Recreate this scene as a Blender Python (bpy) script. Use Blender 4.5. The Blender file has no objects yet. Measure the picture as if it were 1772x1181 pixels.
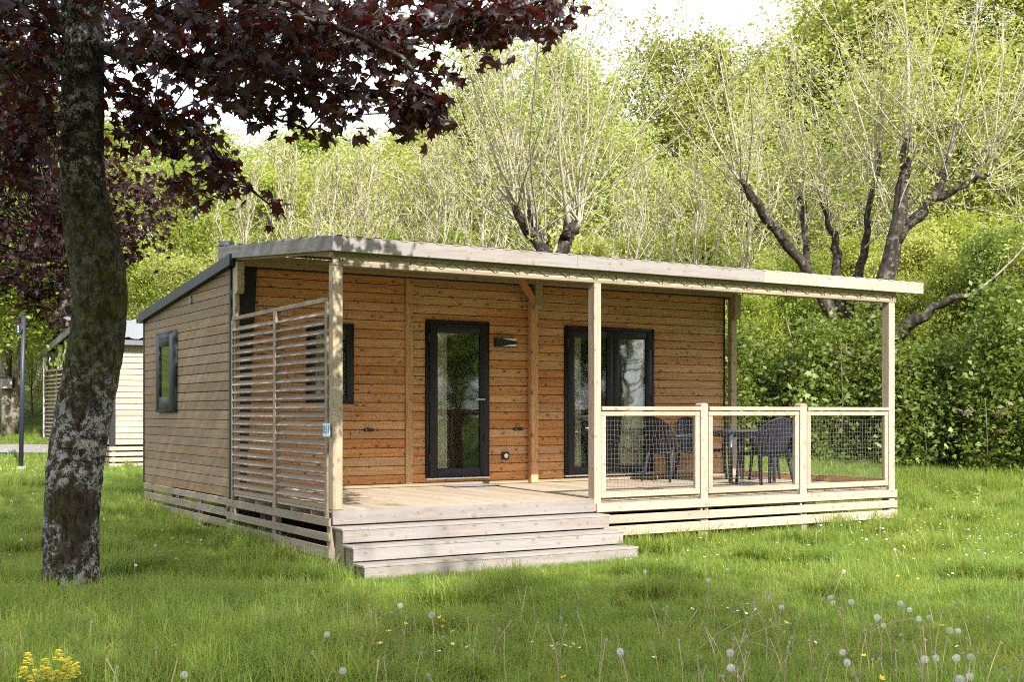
import bpy, math, random
import numpy as np
from mathutils import Matrix, Vector, Euler

SC = bpy.context.scene
R = math.radians
rnd = random.Random(11)

# ------------------------------------------------------------------ camera
TH = R(31.2)                                   # heading of the view, from +Y towards +X
FPX, HOR, CXP = 2120.0, 715.0, 886.0           # measured on the photograph (1772 px wide)
EYE = 1.57
CAM = Vector((-4.7154, -11.1734, EYE))
RV = Vector((math.cos(TH), -math.sin(TH), 0))
FV = Vector((math.sin(TH), math.cos(TH), 0))
cd = bpy.data.cameras.new('camera')
cam = bpy.data.objects.new('camera', cd)
SC.collection.objects.link(cam)
cam.location = CAM
cam.rotation_euler = (R(90), 0, -TH)
cd.sensor_width = 36.0
cd.lens = 36.0 * FPX / 1772.0
cd.shift_y = (HOR - 590.5) / 1772.0
cd.clip_end = 2000
cd.clip_start = 0.1
cd.dof.use_dof = True
cd.dof.focus_distance = 13.2
cd.dof.aperture_fstop = 7.0
SC.camera = cam

# ------------------------------------------------------------------ sky, sun, exposure
SUN_EL = R(37.5)
SUN_HEAD = math.atan2(0.11, 1.0)               # light travels towards +Y, a little towards +X
w = bpy.data.worlds.new('World'); SC.world = w
w.use_nodes = True
nt = w.node_tree; nt.nodes.clear()
sky = nt.nodes.new('ShaderNodeTexSky'); sky.sky_type = 'NISHITA'
sky.sun_disc = False
sky.sun_elevation = SUN_EL
to_sun = Vector((-math.sin(SUN_HEAD), -math.cos(SUN_HEAD), 0))
sky.sun_rotation = math.atan2(to_sun.x, to_sun.y)
sky.air_density = 1.0; sky.dust_density = 4.0; sky.ozone_density = 1.0
bg = nt.nodes.new('ShaderNodeBackground'); bg.inputs['Strength'].default_value = 0.15
tint = nt.nodes.new('ShaderNodeMix'); tint.data_type = 'RGBA'
# thin high cloud: pale white veil mixed over the blue
tcw = nt.nodes.new('ShaderNodeTexCoord')
cn = nt.nodes.new('ShaderNodeTexNoise'); cn.inputs['Scale'].default_value = 2.2; cn.inputs['Detail'].default_value = 6
cr = nt.nodes.new('ShaderNodeMapRange')
cr.inputs['From Min'].default_value = 0.25; cr.inputs['From Max'].default_value = 0.7
cr.inputs['To Min'].default_value = 0.55; cr.inputs['To Max'].default_value = 0.9
nt.links.new(tcw.outputs['Generated'], cn.inputs['Vector'])
nt.links.new(cn.outputs[0], cr.inputs['Value'])
nt.links.new(cr.outputs[0], tint.inputs['Factor'])
nt.links.new(sky.outputs[0], tint.inputs[6])
tint.inputs[7].default_value = (6.3, 6.6, 7.1, 1)
nt.links.new(tint.outputs[2], bg.inputs['Color'])
wo = nt.nodes.new('ShaderNodeOutputWorld')
nt.links.new(bg.outputs[0], wo.inputs['Surface'])

sl = bpy.data.lights.new('sun', 'SUN'); sl.energy = 4.4; sl.angle = R(0.5); sl.color = (1.0, 0.96, 0.89)
sun = bpy.data.objects.new('sun', sl); SC.collection.objects.link(sun)
ldir = Vector((math.sin(SUN_HEAD) * math.cos(SUN_EL), math.cos(SUN_HEAD) * math.cos(SUN_EL), -math.sin(SUN_EL)))
sun.rotation_euler = ldir.to_track_quat('-Z', 'Y').to_euler()
sun.location = (-6, -40, 30)

SC.view_settings.view_transform = 'Standard'
SC.view_settings.look = 'None'
SC.view_settings.exposure = 1.32
SC.view_settings.gamma = 1.0
SC.view_settings.use_curve_mapping = False
SC.cycles.use_denoising = False
SC.cycles.sample_clamp_indirect = 4.0
SC.cycles.filter_width = 1.05
SC.cycles.max_bounces = 8
SC.cycles.diffuse_bounces = 4
SC.cycles.glossy_bounces = 3
SC.cycles.transmission_bounces = 5
SC.cycles.transparent_max_bounces = 12
SC.cycles.caustics_reflective = False
SC.cycles.caustics_refractive = False

def P(px, py, D):
    """point in the place that lies D metres in front of the lens along the measured sight line"""
    a = (px - CXP) / FPX * D
    return CAM + FV * D + RV * a + Vector((0, 0, -(py - HOR) / FPX * D))
def depth(x, y):
    return (x - CAM.x) * FV.x + (y - CAM.y) * FV.y
def side(x, y):
    return (x - CAM.x) * RV.x + (y - CAM.y) * RV.y
def gz(x, y):
    """height of the ground"""
    D = depth(x, y); S = side(x, y)
    d = max(0.0, D - 12.5)
    z = 0.022 * min(d, 30) + 0.0016 * min(d, 30) ** 2
    h = max(0.0, D - 34)
    z += 0.20 * h * h / (h + 12) if h < 120 else 0.20 * 120 * 120 / 132
    z += 0.035 * math.sin(x * 0.9 + 1.3) * math.sin(y * 0.7 + 0.4) * min(1, max(0, (abs(D - 12) - 1.5) / 4))
    return z
def gpt(px, D):
    p = P(px, HOR, D); p.z = gz(p.x, p.y); return p

# ------------------------------------------------------------------ object helpers
WM = {}
def reg(o, m=None):
    WM[o.name] = m if m is not None else Matrix.Identity(4)
def link(o):
    SC.collection.objects.link(o)
def tag(o, label=None, cat=None, group=None, kind=None):
    if label: o['label'] = label
    if cat: o['category'] = cat
    if group: o['group'] = group
    if kind: o['kind'] = kind
    return o
def thing(name, label, cat, loc=(0, 0, 0), group=None):
    o = bpy.data.objects.new(name, None); link(o)
    o.empty_display_size = 0.2
    o.location = loc
    reg(o, Matrix.Translation(Vector(loc)))
    return tag(o, label, cat, group)
def put(name, me, mat, parent=None, mx=None):
    """link a mesh as one object whose world matrix is mx"""
    o = bpy.data.objects.new(name, me); link(o)
    if mat is not None:
        if len(me.materials) == 0: me.materials.append(mat)
        elif me.materials[0] is not mat and not isinstance(mat, (list, tuple)):
            o.material_slots[0].link = 'OBJECT'; o.material_slots[0].material = mat
    mx = mx if mx is not None else Matrix.Identity(4)
    if parent is not None:
        o.parent = parent
        o.matrix_parent_inverse = WM[parent.name].inverted()
    o.matrix_basis = mx
    reg(o, mx)
    return o
def copy_tree(root, mx, label=None, parent=None, group=None):
    """copy a thing and every part below it; mx places the copy"""
    old = WM[root.name]
    def rec(o, par):
        c = o.copy(); link(c)
        m = mx @ old.inverted() @ WM[o.name]
        if par is not None:
            c.parent = par; c.matrix_parent_inverse = WM[par.name].inverted()
        c.matrix_basis = m; reg(c, m)
        for ch in [k for k in o.children]:
            rec(ch, c)
        return c
    kids_before = None
    c = rec(root, parent)
    if label: c['label'] = label
    if group: c['group'] = group
    return c

def mesh_np(name, V, polys, mats=None, midx=None, smooth=False):
    """polys: list of (n,k) int arrays"""
    me = bpy.data.meshes.new(name)
    V = np.asarray(V, dtype=np.float32)
    polys = [np.asarray(p, dtype=np.int32) for p in polys if len(p)]
    loops = np.concatenate([p.ravel() for p in polys])
    tot = np.concatenate([np.full(len(p), p.shape[1], dtype=np.int32) for p in polys])
    start = np.concatenate(([0], np.cumsum(tot)[:-1])).astype(np.int32)
    me.vertices.add(len(V)); me.vertices.foreach_set('co', V.ravel())
    me.loops.add(len(loops)); me.loops.foreach_set('vertex_index', loops)
    me.polygons.add(len(tot)); me.polygons.foreach_set('loop_start', start)
    me.polygons.foreach_set('loop_total', tot)
    if midx is not None:
        me.polygons.foreach_set('material_index', np.concatenate([np.asarray(m, dtype=np.int32) for m in midx if len(m)]))
    if smooth:
        me.polygons.foreach_set('use_smooth', np.ones(len(tot), dtype=bool))
    for m in (mats or []): me.materials.append(m)
    me.update(calc_edges=True)
    return me

class Acc:
    """collects tubes, polygons and leaves that belong to one part"""
    def __init__(s): s.v = []; s.q = []; s.t = []; s.n = 0
    def add(s, V, quads=None, tris=None):
        V = np.asarray(V, dtype=np.float64).reshape(-1, 3)
        s.v.append(V)
        if quads is not None and len(quads): s.q.append(np.asarray(quads, dtype=np.int64) + s.n)
        if tris is not None and len(tris): s.t.append(np.asarray(tris, dtype=np.int64) + s.n)
        s.n += len(V)
    def box(s, x0, x1, y0, y1, z0, z1):
        V = [(x, y, z) for z in (z0, z1) for (x, y) in ((x0, y0), (x1, y0), (x1, y1), (x0, y1))]
        s.add(V, [(3, 2, 1, 0), (4, 5, 6, 7), (0, 1, 5, 4), (1, 2, 6, 5), (2, 3, 7, 6), (3, 0, 4, 7)])
    def tube(s, pts, rad, n=5, cap=True):
        pts = np.asarray(pts, dtype=np.float64); k = len(pts)
        rad = np.broadcast_to(np.asarray(rad, dtype=np.float64), (k,))
        tan = np.gradient(pts, axis=0)
        tan /= np.maximum(np.linalg.norm(tan, axis=1, keepdims=True), 1e-9)
        ref = np.array([0.0, 0.0, 1.0]) if abs(tan[:, 2]).mean() < 0.8 else np.array([1.0, 0.0, 0.0])
        a = np.cross(tan, ref); a /= np.maximum(np.linalg.norm(a, axis=1, keepdims=True), 1e-9)
        b = np.cross(tan, a)
        th = np.arange(n) * 2 * math.pi / n
        V = pts[:, None, :] + rad[:, None, None] * (np.cos(th)[None, :, None] * a[:, None, :] + np.sin(th)[None, :, None] * b[:, None, :])
        V = V.reshape(-1, 3)
        i = np.arange(k - 1)[:, None] * n; j = np.arange(n)[None, :]; j2 = (j + 1) % n
        q = np.stack([i + j, i + j2, i + n + j2, i + n + j], axis=-1).reshape(-1, 4)
        t = []
        if cap:
            t = [(0, m + 1, m) for m in range(1, n - 1)] + [((k - 1) * n, (k - 1) * n + m, (k - 1) * n + m + 1) for m in range(1, n - 1)]
        s.add(V, q, t)
    def leaves(s, C, rng, size=0.1, aspect=0.6, droop=0.3, jitter=0.4):
        """one folded diamond per point"""
        C = np.asarray(C); n = len(C)
        if n == 0: return
        d = rng.normal(size=(n, 3)); d[:, 2] = d[:, 2] * 0.6 - droop
        d /= np.linalg.norm(d, axis=1, keepdims=True)
        u = rng.normal(size=(n, 3)); u[:, 2] += 0.8
        sd = np.cross(d, u); sd /= np.maximum(np.linalg.norm(sd, axis=1, keepdims=True), 1e-6)
        nn = np.cross(sd, d)
        L = size * (1 + jitter * rng.uniform(-1, 1, size=(n, 1)))
        W_ = L * aspect * 0.5
        p0 = C - d * L * 0.5; p2 = C + d * L * 0.5
        p1 = C + sd * W_ + nn * L * 0.10; p3 = C - sd * W_ + nn * L * 0.10
        V = np.stack([p0, p1, p2, p3], axis=1).reshape(-1, 3)
        q = np.arange(4 * n).reshape(n, 4)
        s.add(V, q)
    def mesh(s, name, mat=None, smooth=False):
        V = np.concatenate(s.v)
        return mesh_np(name, V, [np.concatenate(s.q) if s.q else [], np.concatenate(s.t) if s.t else []],
                       [mat] if mat else None, smooth=smooth)

# ------------------------------------------------------------------ node helpers
def new_mat(name, rough=0.7, spec=0.3):
    m = bpy.data.materials.new(name); m.use_nodes = True
    b = m.node_tree.nodes['Principled BSDF']
    b.inputs['Roughness'].default_value = rough
    b.inputs['Specular IOR Level'].default_value = spec
    return m, m.node_tree, b
def N(nt, t, **kw):
    n = nt.nodes.new(t)
    for k, v in kw.items():
        if k in n.inputs: n.inputs[k].default_value = v
        else: setattr(n, k, v)
    return n
def mixc(nt, fac, a, b, mode='MIX'):
    m = nt.nodes.new('ShaderNodeMix'); m.data_type = 'RGBA'; m.blend_type = mode
    for sock, v in ((m.inputs[0], fac), (m.inputs[6], a), (m.inputs[7], b)):
        if isinstance(v, bpy.types.NodeSocket): nt.links.new(v, sock)
        elif isinstance(v, (int, float)): sock.default_value = v
        else: sock.default_value = (*v, 1) if len(v) == 3 else v
    return m.outputs[2]
def mapr(nt, v, a, b, c=0.0, d=1.0, smooth=True):
    m = nt.nodes.new('ShaderNodeMapRange')
    m.interpolation_type = 'SMOOTHSTEP' if smooth else 'LINEAR'
    nt.links.new(v, m.inputs['Value'])
    for k, x in (('From Min', a), ('From Max', b), ('To Min', c), ('To Max', d)): m.inputs[k].default_value = x
    return m.outputs[0]
def math_(nt, op, a, b=None):
    m = nt.nodes.new('ShaderNodeMath'); m.operation = op
    for sock, v in ((m.inputs[0], a), (m.inputs[1], b)):
        if v is None: continue
        if isinstance(v, bpy.types.NodeSocket): nt.links.new(v, sock)
        else: sock.default_value = v
    return m.outputs[0]

def wood_mat(name, c1, c2, grain=(0.55, 0.5), knot=(0.10, 0.035, 0.015), knots=1.0, weather=None, wamt=0.0, rough=0.72, vary=0.25):
    """planed softwood: grain along local X, knots, board-to-board variation"""
    m, nt, b = new_mat(name, rough, 0.25)
    L = nt.links.new
    tc = N(nt, 'ShaderNodeTexCoord'); oi = N(nt, 'ShaderNodeObjectInfo')
    sp = N(nt, 'ShaderNodeSeparateXYZ'); L(tc.outputs['Object'], sp.inputs[0])
    v = math_(nt, 'ADD', sp.outputs[1], sp.outputs[2])
    ro = math_(nt, 'MULTIPLY', oi.outputs['Random'], 37.0)
    x = math_(nt, 'ADD', sp.outputs[0], ro)
    vv = math_(nt, 'ADD', v, math_(nt, 'MULTIPLY', oi.outputs['Random'], 11.3))
    cb = N(nt, 'ShaderNodeCombineXYZ'); L(x, cb.inputs[0]); L(vv, cb.inputs[1]); L(ro, cb.inputs[2])
    # knots
    kv = N(nt, 'ShaderNodeVectorMath', operation='MULTIPLY'); L(cb.outputs[0], kv.inputs[0]); kv.inputs[1].default_value = (5.5, 9.0, 1.0)
    vo = N(nt, 'ShaderNodeTexVoronoi', voronoi_dimensions='2D', feature='F1'); vo.inputs['Scale'].default_value = 1.0; vo.inputs['Randomness'].default_value = 1.0
    L(kv.outputs[0], vo.inputs['Vector'])
    sc = N(nt, 'ShaderNodeSeparateColor'); L(vo.outputs['Color'], sc.inputs[0])
    keep = mapr(nt, sc.outputs[0], 0.30, 0.36)
    ksz = mapr(nt, sc.outputs[1], 0.0, 1.0, 0.045, 0.17, False)
    kn = math_(nt, 'DIVIDE', vo.outputs['Distance'], ksz)
    kd = math_(nt, 'MULTIPLY', math_(nt, 'SUBTRACT', 1.0, mapr(nt, kn, 0.55, 1.15)), keep)
    khalo = math_(nt, 'MULTIPLY', math_(nt, 'SUBTRACT', 1.0, mapr(nt, kn, 0.9, 3.2)), keep)
    # grain, bent round the knots
    gm = N(nt, 'ShaderNodeVectorMath', operation='MULTIPLY'); L(cb.outputs[0], gm.inputs[0]); gm.inputs[1].default_value = (1.3, 26.0, 1.0)
    ga = N(nt, 'ShaderNodeVectorMath', operation='ADD'); L(gm.outputs[0], ga.inputs[0])
    kk = N(nt, 'ShaderNodeCombineXYZ'); L(math_(nt, 'MULTIPLY', khalo, 1.6), kk.inputs[1]); L(kk.outputs[0], ga.inputs[1])
    ng = N(nt, 'ShaderNodeTexNoise', Scale=1.0, Detail=5.0, Roughness=0.6); L(ga.outputs[0], ng.inputs['Vector'])
    gr = mapr(nt, ng.outputs[0], 0.32, 0.68)
    fm = N(nt, 'ShaderNodeVectorMath', operation='MULTIPLY'); L(cb.outputs[0], fm.inputs[0]); fm.inputs[1].default_value = (6.0, 260.0, 1.0)
    nf = N(nt, 'ShaderNodeTexNoise', Scale=1.0, Detail=3.0); L(fm.outputs[0], nf.inputs['Vector'])
    col = mixc(nt, gr, c1, c2)
    col = mixc(nt, mapr(nt, nf.outputs[0], 0.35, 0.7, 0.0, 0.35), col, tuple(0.62 * x_ for x_ in c1))
    # board-to-board value
    hsv = N(nt, 'ShaderNodeHueSaturation'); L(col, hsv.inputs['Color'])
    L(mapr(nt, oi.outputs['Random'], 0, 1, 1 - vary, 1 + vary, False), hsv.inputs['Value'])
    r2 = math_(nt, 'FRACT', math_(nt, 'MULTIPLY', oi.outputs['Random'], 17.77))
    L(mapr(nt, r2, 0, 1, 0.493, 0.507, False), hsv.inputs['Hue'])
    L(mapr(nt, r2, 0, 1, 1.1, 0.88, False), hsv.inputs['Saturation'])
    col = hsv.outputs[0]
    if weather:
        wn = N(nt, 'ShaderNodeTexNoise', Scale=1.0, Detail=4.0)
        wm = N(nt, 'ShaderNodeVectorMath', operation='MULTIPLY'); L(cb.outputs[0], wm.inputs[0]); wm.inputs[1].default_value = (1.4, 5.0, 1.0)
        L(wm.outputs[0], wn.inputs['Vector'])
        col = mixc(nt, math_(nt, 'MULTIPLY', mapr(nt, wn.outputs[0], 0.35, 0.65), wamt), col, weather)
    col = mixc(nt, math_(nt, 'MULTIPLY', khalo, 0.28 * knots), col, tuple(0.55 * a + 0.45 * k for a, k in zip(c2, knot)))
    col = mixc(nt, math_(nt, 'MULTIPLY', kd, 0.85 * knots), col, knot)
    L(col, b.inputs['Base Color'])
    bp = N(nt, 'ShaderNodeBump', Strength=0.25, Distance=0.004)
    L(math_(nt, 'ADD', nf.outputs[0], gr), bp.inputs['Height']); L(bp.outputs[0], b.inputs['Normal'])
    return m

def plain_mat(name, col, rough=0.5, metal=0.0, spec=0.4, noise=0.12, nscale=30.0, bump=0.0):
    m, nt, b = new_mat(name, rough, spec)
    b.inputs['Metallic'].default_value = metal
    tc = N(nt, 'ShaderNodeTexCoord')
    nn = N(nt, 'ShaderNodeTexNoise', Scale=nscale, Detail=4.0); nt.links.new(tc.outputs['Object'], nn.inputs['Vector'])
    f = mapr(nt, nn.outputs[0], 0.3, 0.7)
    nt.links.new(mixc(nt, f, tuple(c * (1 - noise) for c in col), tuple(min(1, c * (1 + noise)) for c in col)), b.inputs['Base Color'])
    nt.links.new(mapr(nt, nn.outputs[0], 0.3, 0.7, rough * 0.9, min(1, rough * 1.12)), b.inputs['Roughness'])
    if bump:
        bp = N(nt, 'ShaderNodeBump', Strength=bump, Distance=0.01)
        nt.links.new(nn.outputs[0], bp.inputs['Height']); nt.links.new(bp.outputs[0], b.inputs['Normal'])
    return m

def leaf_mat(name, c1, c2, tr, trans=0.4, rough=0.5, spec=0.3, c3=None, clump=1.2, ground=False):
    """thin leaves: diffuse, gloss and light passing through; colour varies leaf to leaf and clump to clump"""
    m, nt, b = new_mat(name, rough, spec)
    L = nt.links.new
    ge = N(nt, 'ShaderNodeNewGeometry'); oi = N(nt, 'ShaderNodeObjectInfo')
    tc = N(nt, 'ShaderNodeTexCoord')
    nn = N(nt, 'ShaderNodeTexNoise', Scale=clump, Detail=3.0); L(tc.outputs['Object'], nn.inputs['Vector'])
    rr = ge.outputs['Random Per Island']
    f = math_(nt, 'ADD', math_(nt, 'MULTIPLY', rr, 0.55), math_(nt, 'MULTIPLY', mapr(nt, nn.outputs[0], 0.3, 0.7), 0.45))
    col = mixc(nt, f, c1, c2)
    if c3: col = mixc(nt, mapr(nt, rr, 0.86, 0.95), col, c3)
    if ground:      # lusher and drier patches across the meadow
        g1 = N(nt, 'ShaderNodeTexNoise', Scale=0.55, Detail=5.0, Roughness=0.65); L(ge.outputs['Position'], g1.inputs['Vector'])
        col = mixc(nt, mapr(nt, g1.outputs[0], 0.42, 0.62), col, mixc(nt, 1.0, col, (0.72, 0.86, 0.85), 'MULTIPLY'))
        g2 = N(nt, 'ShaderNodeTexNoise', Scale=1.6, Detail=4.0); L(ge.outputs['Position'], g2.inputs['Vector'])
        col = mixc(nt, mapr(nt, g2.outputs[0], 0.56, 0.70, 0, 0.6), col, (0.27, 0.29, 0.07))
    hs = N(nt, 'ShaderNodeHueSaturation'); L(col, hs.inputs['Color'])
    L(mapr(nt, oi.outputs['Random'], 0, 1, 0.482, 0.514, False), hs.inputs['Hue'])
    L(mapr(nt, math_(nt, 'FRACT', math_(nt, 'MULTIPLY', oi.outputs['Random'], 7.13)), 0, 1, 0.74, 1.2, False), hs.inputs['Value'])
    L(hs.outputs[0], b.inputs['Base Color'])
    ts = N(nt, 'ShaderNodeBsdfTranslucent')
    L(mixc(nt, 0.75, hs.outputs[0], tr), ts.inputs['Color'])
    mx = N(nt, 'ShaderNodeMixShader'); mx.inputs[0].default_value = trans
    L(b.outputs[0], mx.inputs[1]); L(ts.outputs[0], mx.inputs[2])
    L(mx.outputs[0], nt.nodes['Material Output'].inputs['Surface'])
    return m

def bark_mat(name, c1, c2, scale=6.0, lichen=None, lamt=0.0, bump=0.6):
    m, nt, b = new_mat(name, 0.9, 0.1)
    L = nt.links.new
    tc = N(nt, 'ShaderNodeTexCoord')
    mp = N(nt, 'ShaderNodeMapping'); mp.inputs['Scale'].default_value = (1, 1, 0.35); L(tc.outputs['Object'], mp.inputs[0])
    n1 = N(nt, 'ShaderNodeTexNoise', Scale=scale, Detail=8.0, Roughness=0.7); L(mp.outputs[0], n1.inputs['Vector'])
    col = mixc(nt, mapr(nt, n1.outputs[0], 0.35, 0.65), c1, c2)
    if lichen:
        n2 = N(nt, 'ShaderNodeTexNoise', Scale=scale * 0.8, Detail=10.0, Roughness=0.75); L(tc.outputs['Object'], n2.inputs['Vector'])
        col = mixc(nt, math_(nt, 'MULTIPLY', mapr(nt, n2.outputs[0], 0.52, 0.58), lamt), col, lichen)
    L(col, b.inputs['Base Color'])
    bp = N(nt, 'ShaderNodeBump', Strength=bump, Distance=0.03); L(n1.outputs[0], bp.inputs['Height']); L(bp.outputs[0], b.inputs['Normal'])
    return m

# ------------------------------------------------------------------ materials
M = {}
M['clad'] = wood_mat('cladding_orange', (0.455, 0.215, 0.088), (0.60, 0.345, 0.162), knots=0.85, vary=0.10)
M['clad_side'] = wood_mat('cladding_weathered_shaded', (0.20, 0.128, 0.068), (0.26, 0.176, 0.10), knots=0.5, weather=(0.195, 0.15, 0.104), wamt=0.5, vary=0.18)  # same timber as the front, weathered, with the side's shade darkened into the colour
M['timber'] = wood_mat('treated_pine', (0.304, 0.238, 0.145), (0.396, 0.330, 0.224), knots=0.6, vary=0.12)
M['rail'] = wood_mat('pale_pine', (0.315, 0.245, 0.18), (0.385, 0.315, 0.248), knots=0.4, vary=0.10)
M['grey'] = wood_mat('weathered_pine', (0.195, 0.168, 0.148), (0.28, 0.248, 0.222), knots=0.45, weather=(0.235, 0.22, 0.212), wamt=0.7, vary=0.13)
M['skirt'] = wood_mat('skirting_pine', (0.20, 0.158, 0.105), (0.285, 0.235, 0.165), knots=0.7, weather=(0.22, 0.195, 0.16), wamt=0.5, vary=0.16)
M['deck'] = wood_mat('decking', (0.335, 0.275, 0.20), (0.44, 0.37, 0.28), knots=0.3, vary=0.14)
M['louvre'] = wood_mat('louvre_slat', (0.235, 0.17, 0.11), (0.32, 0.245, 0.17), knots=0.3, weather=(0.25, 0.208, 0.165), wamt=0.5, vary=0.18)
M['clad_pale'] = wood_mat('cladding_pale', (0.33, 0.265, 0.205), (0.42, 0.345, 0.275), knots=0.3, vary=0.12)
M['soffit'] = wood_mat('soffit_board', (0.440, 0.352, 0.224), (0.544, 0.448, 0.304), knots=0.2, vary=0.08)
M['dark'] = plain_mat('anthracite_frame', (0.020, 0.021, 0.026), 0.5, spec=0.25, noise=0.08, nscale=60)
M['darkcore'] = plain_mat('dark_backing', (0.045, 0.026, 0.014), 0.9)
M['roof'] = plain_mat('roof_sheet', (0.05, 0.054, 0.065), 0.5, noise=0.2, nscale=8)
M['steel'] = plain_mat('brushed_steel', (0.62, 0.62, 0.60), 0.3, 1.0)
M['galv'] = plain_mat('galvanised_steel', (0.25, 0.24, 0.22), 0.5, 0.8)
M['white'] = plain_mat('white_plastic', (0.78, 0.78, 0.78), 0.45, noise=0.04)
M['black'] = plain_mat('black_plastic', (0.015, 0.015, 0.017), 0.45)
M['inside'] = plain_mat('inner_panel', (0.36, 0.33, 0.29), 0.7, nscale=3)
M['curtain'] = plain_mat('curtain_cloth', (0.80, 0.74, 0.62), 0.9, nscale=12)
M['cabinet'] = plain_mat('kitchen_front', (0.70, 0.72, 0.74), 0.35, noise=0.03)
M['chair'] = plain_mat('chair_plastic', (0.020, 0.021, 0.034), 0.5, spec=0.3, noise=0.15, nscale=10)
M['table'] = plain_mat('table_plastic', (0.035, 0.037, 0.056), 0.3, spec=0.5, noise=0.15, nscale=10)
M['net'] = plain_mat('net_cord', (0.11, 0.105, 0.10), 0.8, noise=0.25)
M['mat_'] = plain_mat('doormat', (0.20, 0.21, 0.25), 0.9, noise=0.4, nscale=140, bump=0.6)
M['plate'] = plain_mat('plate_enamel', (0.62, 0.72, 0.80), 0.35, noise=0.03)
M['teal'] = plain_mat('teal_print', (0.02, 0.27, 0.30), 0.5)
M['pole'] = plain_mat('painted_pole', (0.022, 0.024, 0.042), 0.4, noise=0.2)
M['concrete'] = plain_mat('concrete_pad', (0.28, 0.26, 0.24), 0.9, noise=0.25, nscale=20, bump=0.4)

def glass_mat(name, tint=(0.92, 0.94, 0.93), base=0.05, wob=0.02):
    m = bpy.data.materials.new(name); m.use_nodes = True; nt = m.node_tree; nt.nodes.clear()
    fr = N(nt, 'ShaderNodeFresnel', IOR=1.5)
    f = math_(nt, 'ADD', math_(nt, 'MULTIPLY', fr.outputs[0], 1.15), base)
    t = N(nt, 'ShaderNodeBsdfTransparent'); t.inputs[0].default_value = (*tint, 1)
    g = N(nt, 'ShaderNodeBsdfGlossy'); g.inputs['Roughness'].default_value = 0.03; g.inputs[0].default_value = (0.9, 0.92, 0.9, 1)
    tc = N(nt, 'ShaderNodeTexCoord'); nn = N(nt, 'ShaderNodeTexNoise', Scale=2.0, Detail=1.0); nt.links.new(tc.outputs['Object'], nn.inputs['Vector'])
    bp = N(nt, 'ShaderNodeBump', Strength=wob, Distance=0.2); nt.links.new(nn.outputs[0], bp.inputs['Height']); nt.links.new(bp.outputs[0], g.inputs['Normal'])
    mx = N(nt, 'ShaderNodeMixShader'); nt.links.new(f, mx.inputs[0]); nt.links.new(t.outputs[0], mx.inputs[1]); nt.links.new(g.outputs[0], mx.inputs[2])
    o = N(nt, 'ShaderNodeOutputMaterial'); nt.links.new(mx.outputs[0], o.inputs[0])
    return m
M['glass'] = glass_mat('window_glass')
M['film'] = glass_mat('clear_plastic_sheet', (0.86, 0.90, 0.86), 0.10, 0.6)

# ------------------------------------------------------------------ boards
_bc = {}
def board_mesh(L, W, T, ch):
    k = (round(L, 3), round(W, 3), round(T, 3), round(ch, 4))
    if k in _bc: return _bc[k]
    bm = bmesh.new()
    bmesh.ops.create_cube(bm, size=1.0, matrix=Matrix.Diagonal((k[0], k[2], k[1], 1)))
    if ch > 0:
        bmesh.ops.bevel(bm, geom=list(bm.edges), offset=ch, segments=1, affect='EDGES', profile=0.5, clamp_overlap=True)
    me = bpy.data.meshes.new('board'); bm.to_mesh(me); bm.free()
    _bc[k] = me
    return me
import bmesh
def board(name, p0, p1, W, T, mat, parent=None, up=(0, 0, 1), ch=0.004, jit=0.0):
    """a sawn board from p0 to p1; W across (along up), T thick"""
    p0, p1 = Vector(p0), Vector(p1)
    x = (p1 - p0); L = x.length; x.normalize()
    z = Vector(up); z = (z - x * z.dot(x)).normalized(); y = z.cross(x)
    m = Matrix((x, y, z)).transposed().to_4x4()
    c = (p0 + p1) / 2
    if jit: c = c + y * rnd.uniform(-jit, jit) + z * rnd.uniform(-jit, jit) * 0.4
    m.translation = c
    return put(name, board_mesh(L, W, T, ch), mat, parent, m)
def post(name, x0, x1, y0, y1, z0, z1, mat, parent=None, ch=0.006):
    return board(name, ((x0 + x1) / 2, (y0 + y1) / 2, z0), ((x0 + x1) / 2, (y0 + y1) / 2, z1), y1 - y0, x1 - x0, mat, parent, up=(0, 1, 0), ch=ch)
def boxpart(name, x0, x1, y0, y1, z0, z1, mat, parent=None, ch=0.003):
    if max(x1 - x0, 0) >= max(y1 - y0, 0):
        return board(name, (x0, (y0 + y1) / 2, (z0 + z1) / 2), (x1, (y0 + y1) / 2, (z0 + z1) / 2), z1 - z0, y1 - y0, mat, parent, ch=ch)
    return board(name, ((x0 + x1) / 2, y0, (z0 + z1) / 2), ((x0 + x1) / 2, y1, (z0 + z1) / 2), z1 - z0, x1 - x0, mat, parent, ch=ch)
def prism(name, poly, axis, a0, a1, mat, parent=None):
    """extrude a polygon; axis 'x': poly in (y,z), axis 'y': poly in (x,z), axis 'z': poly in (x,y)"""
    k = len(poly); V = []
    for a in (a0, a1):
        for (p, q) in poly:
            V.append({'x': (a, p, q), 'y': (p, a, q), 'z': (p, q, a)}[axis])
    c = Vector(np.mean(V, axis=0))
    me = bpy.data.meshes.new(name)
    F = [tuple(range(k))[::-1], tuple(range(k, 2 * k))] + [(i, (i + 1) % k, k + (i + 1) % k, k + i) for i in range(k)]
    me.from_pydata([tuple(Vector(v) - c) for v in V], [], F)
    bm = bmesh.new(); bm.from_mesh(me); bmesh.ops.recalc_face_normals(bm, faces=bm.faces); bm.to_mesh(me); bm.free()
    return put(name, me, mat, parent, Matrix.Translation(c))
def acc_part(name, acc, mat, parent=None, smooth=False, origin=None):
    V = np.concatenate(acc.v)
    c = V.mean(axis=0) if origin is None else np.asarray(origin)
    acc.v = [V - c]; 
    me = acc.mesh(name, mat, smooth)
    return put(name, me, None, parent, Matrix.Translation(Vector(c)))
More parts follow.
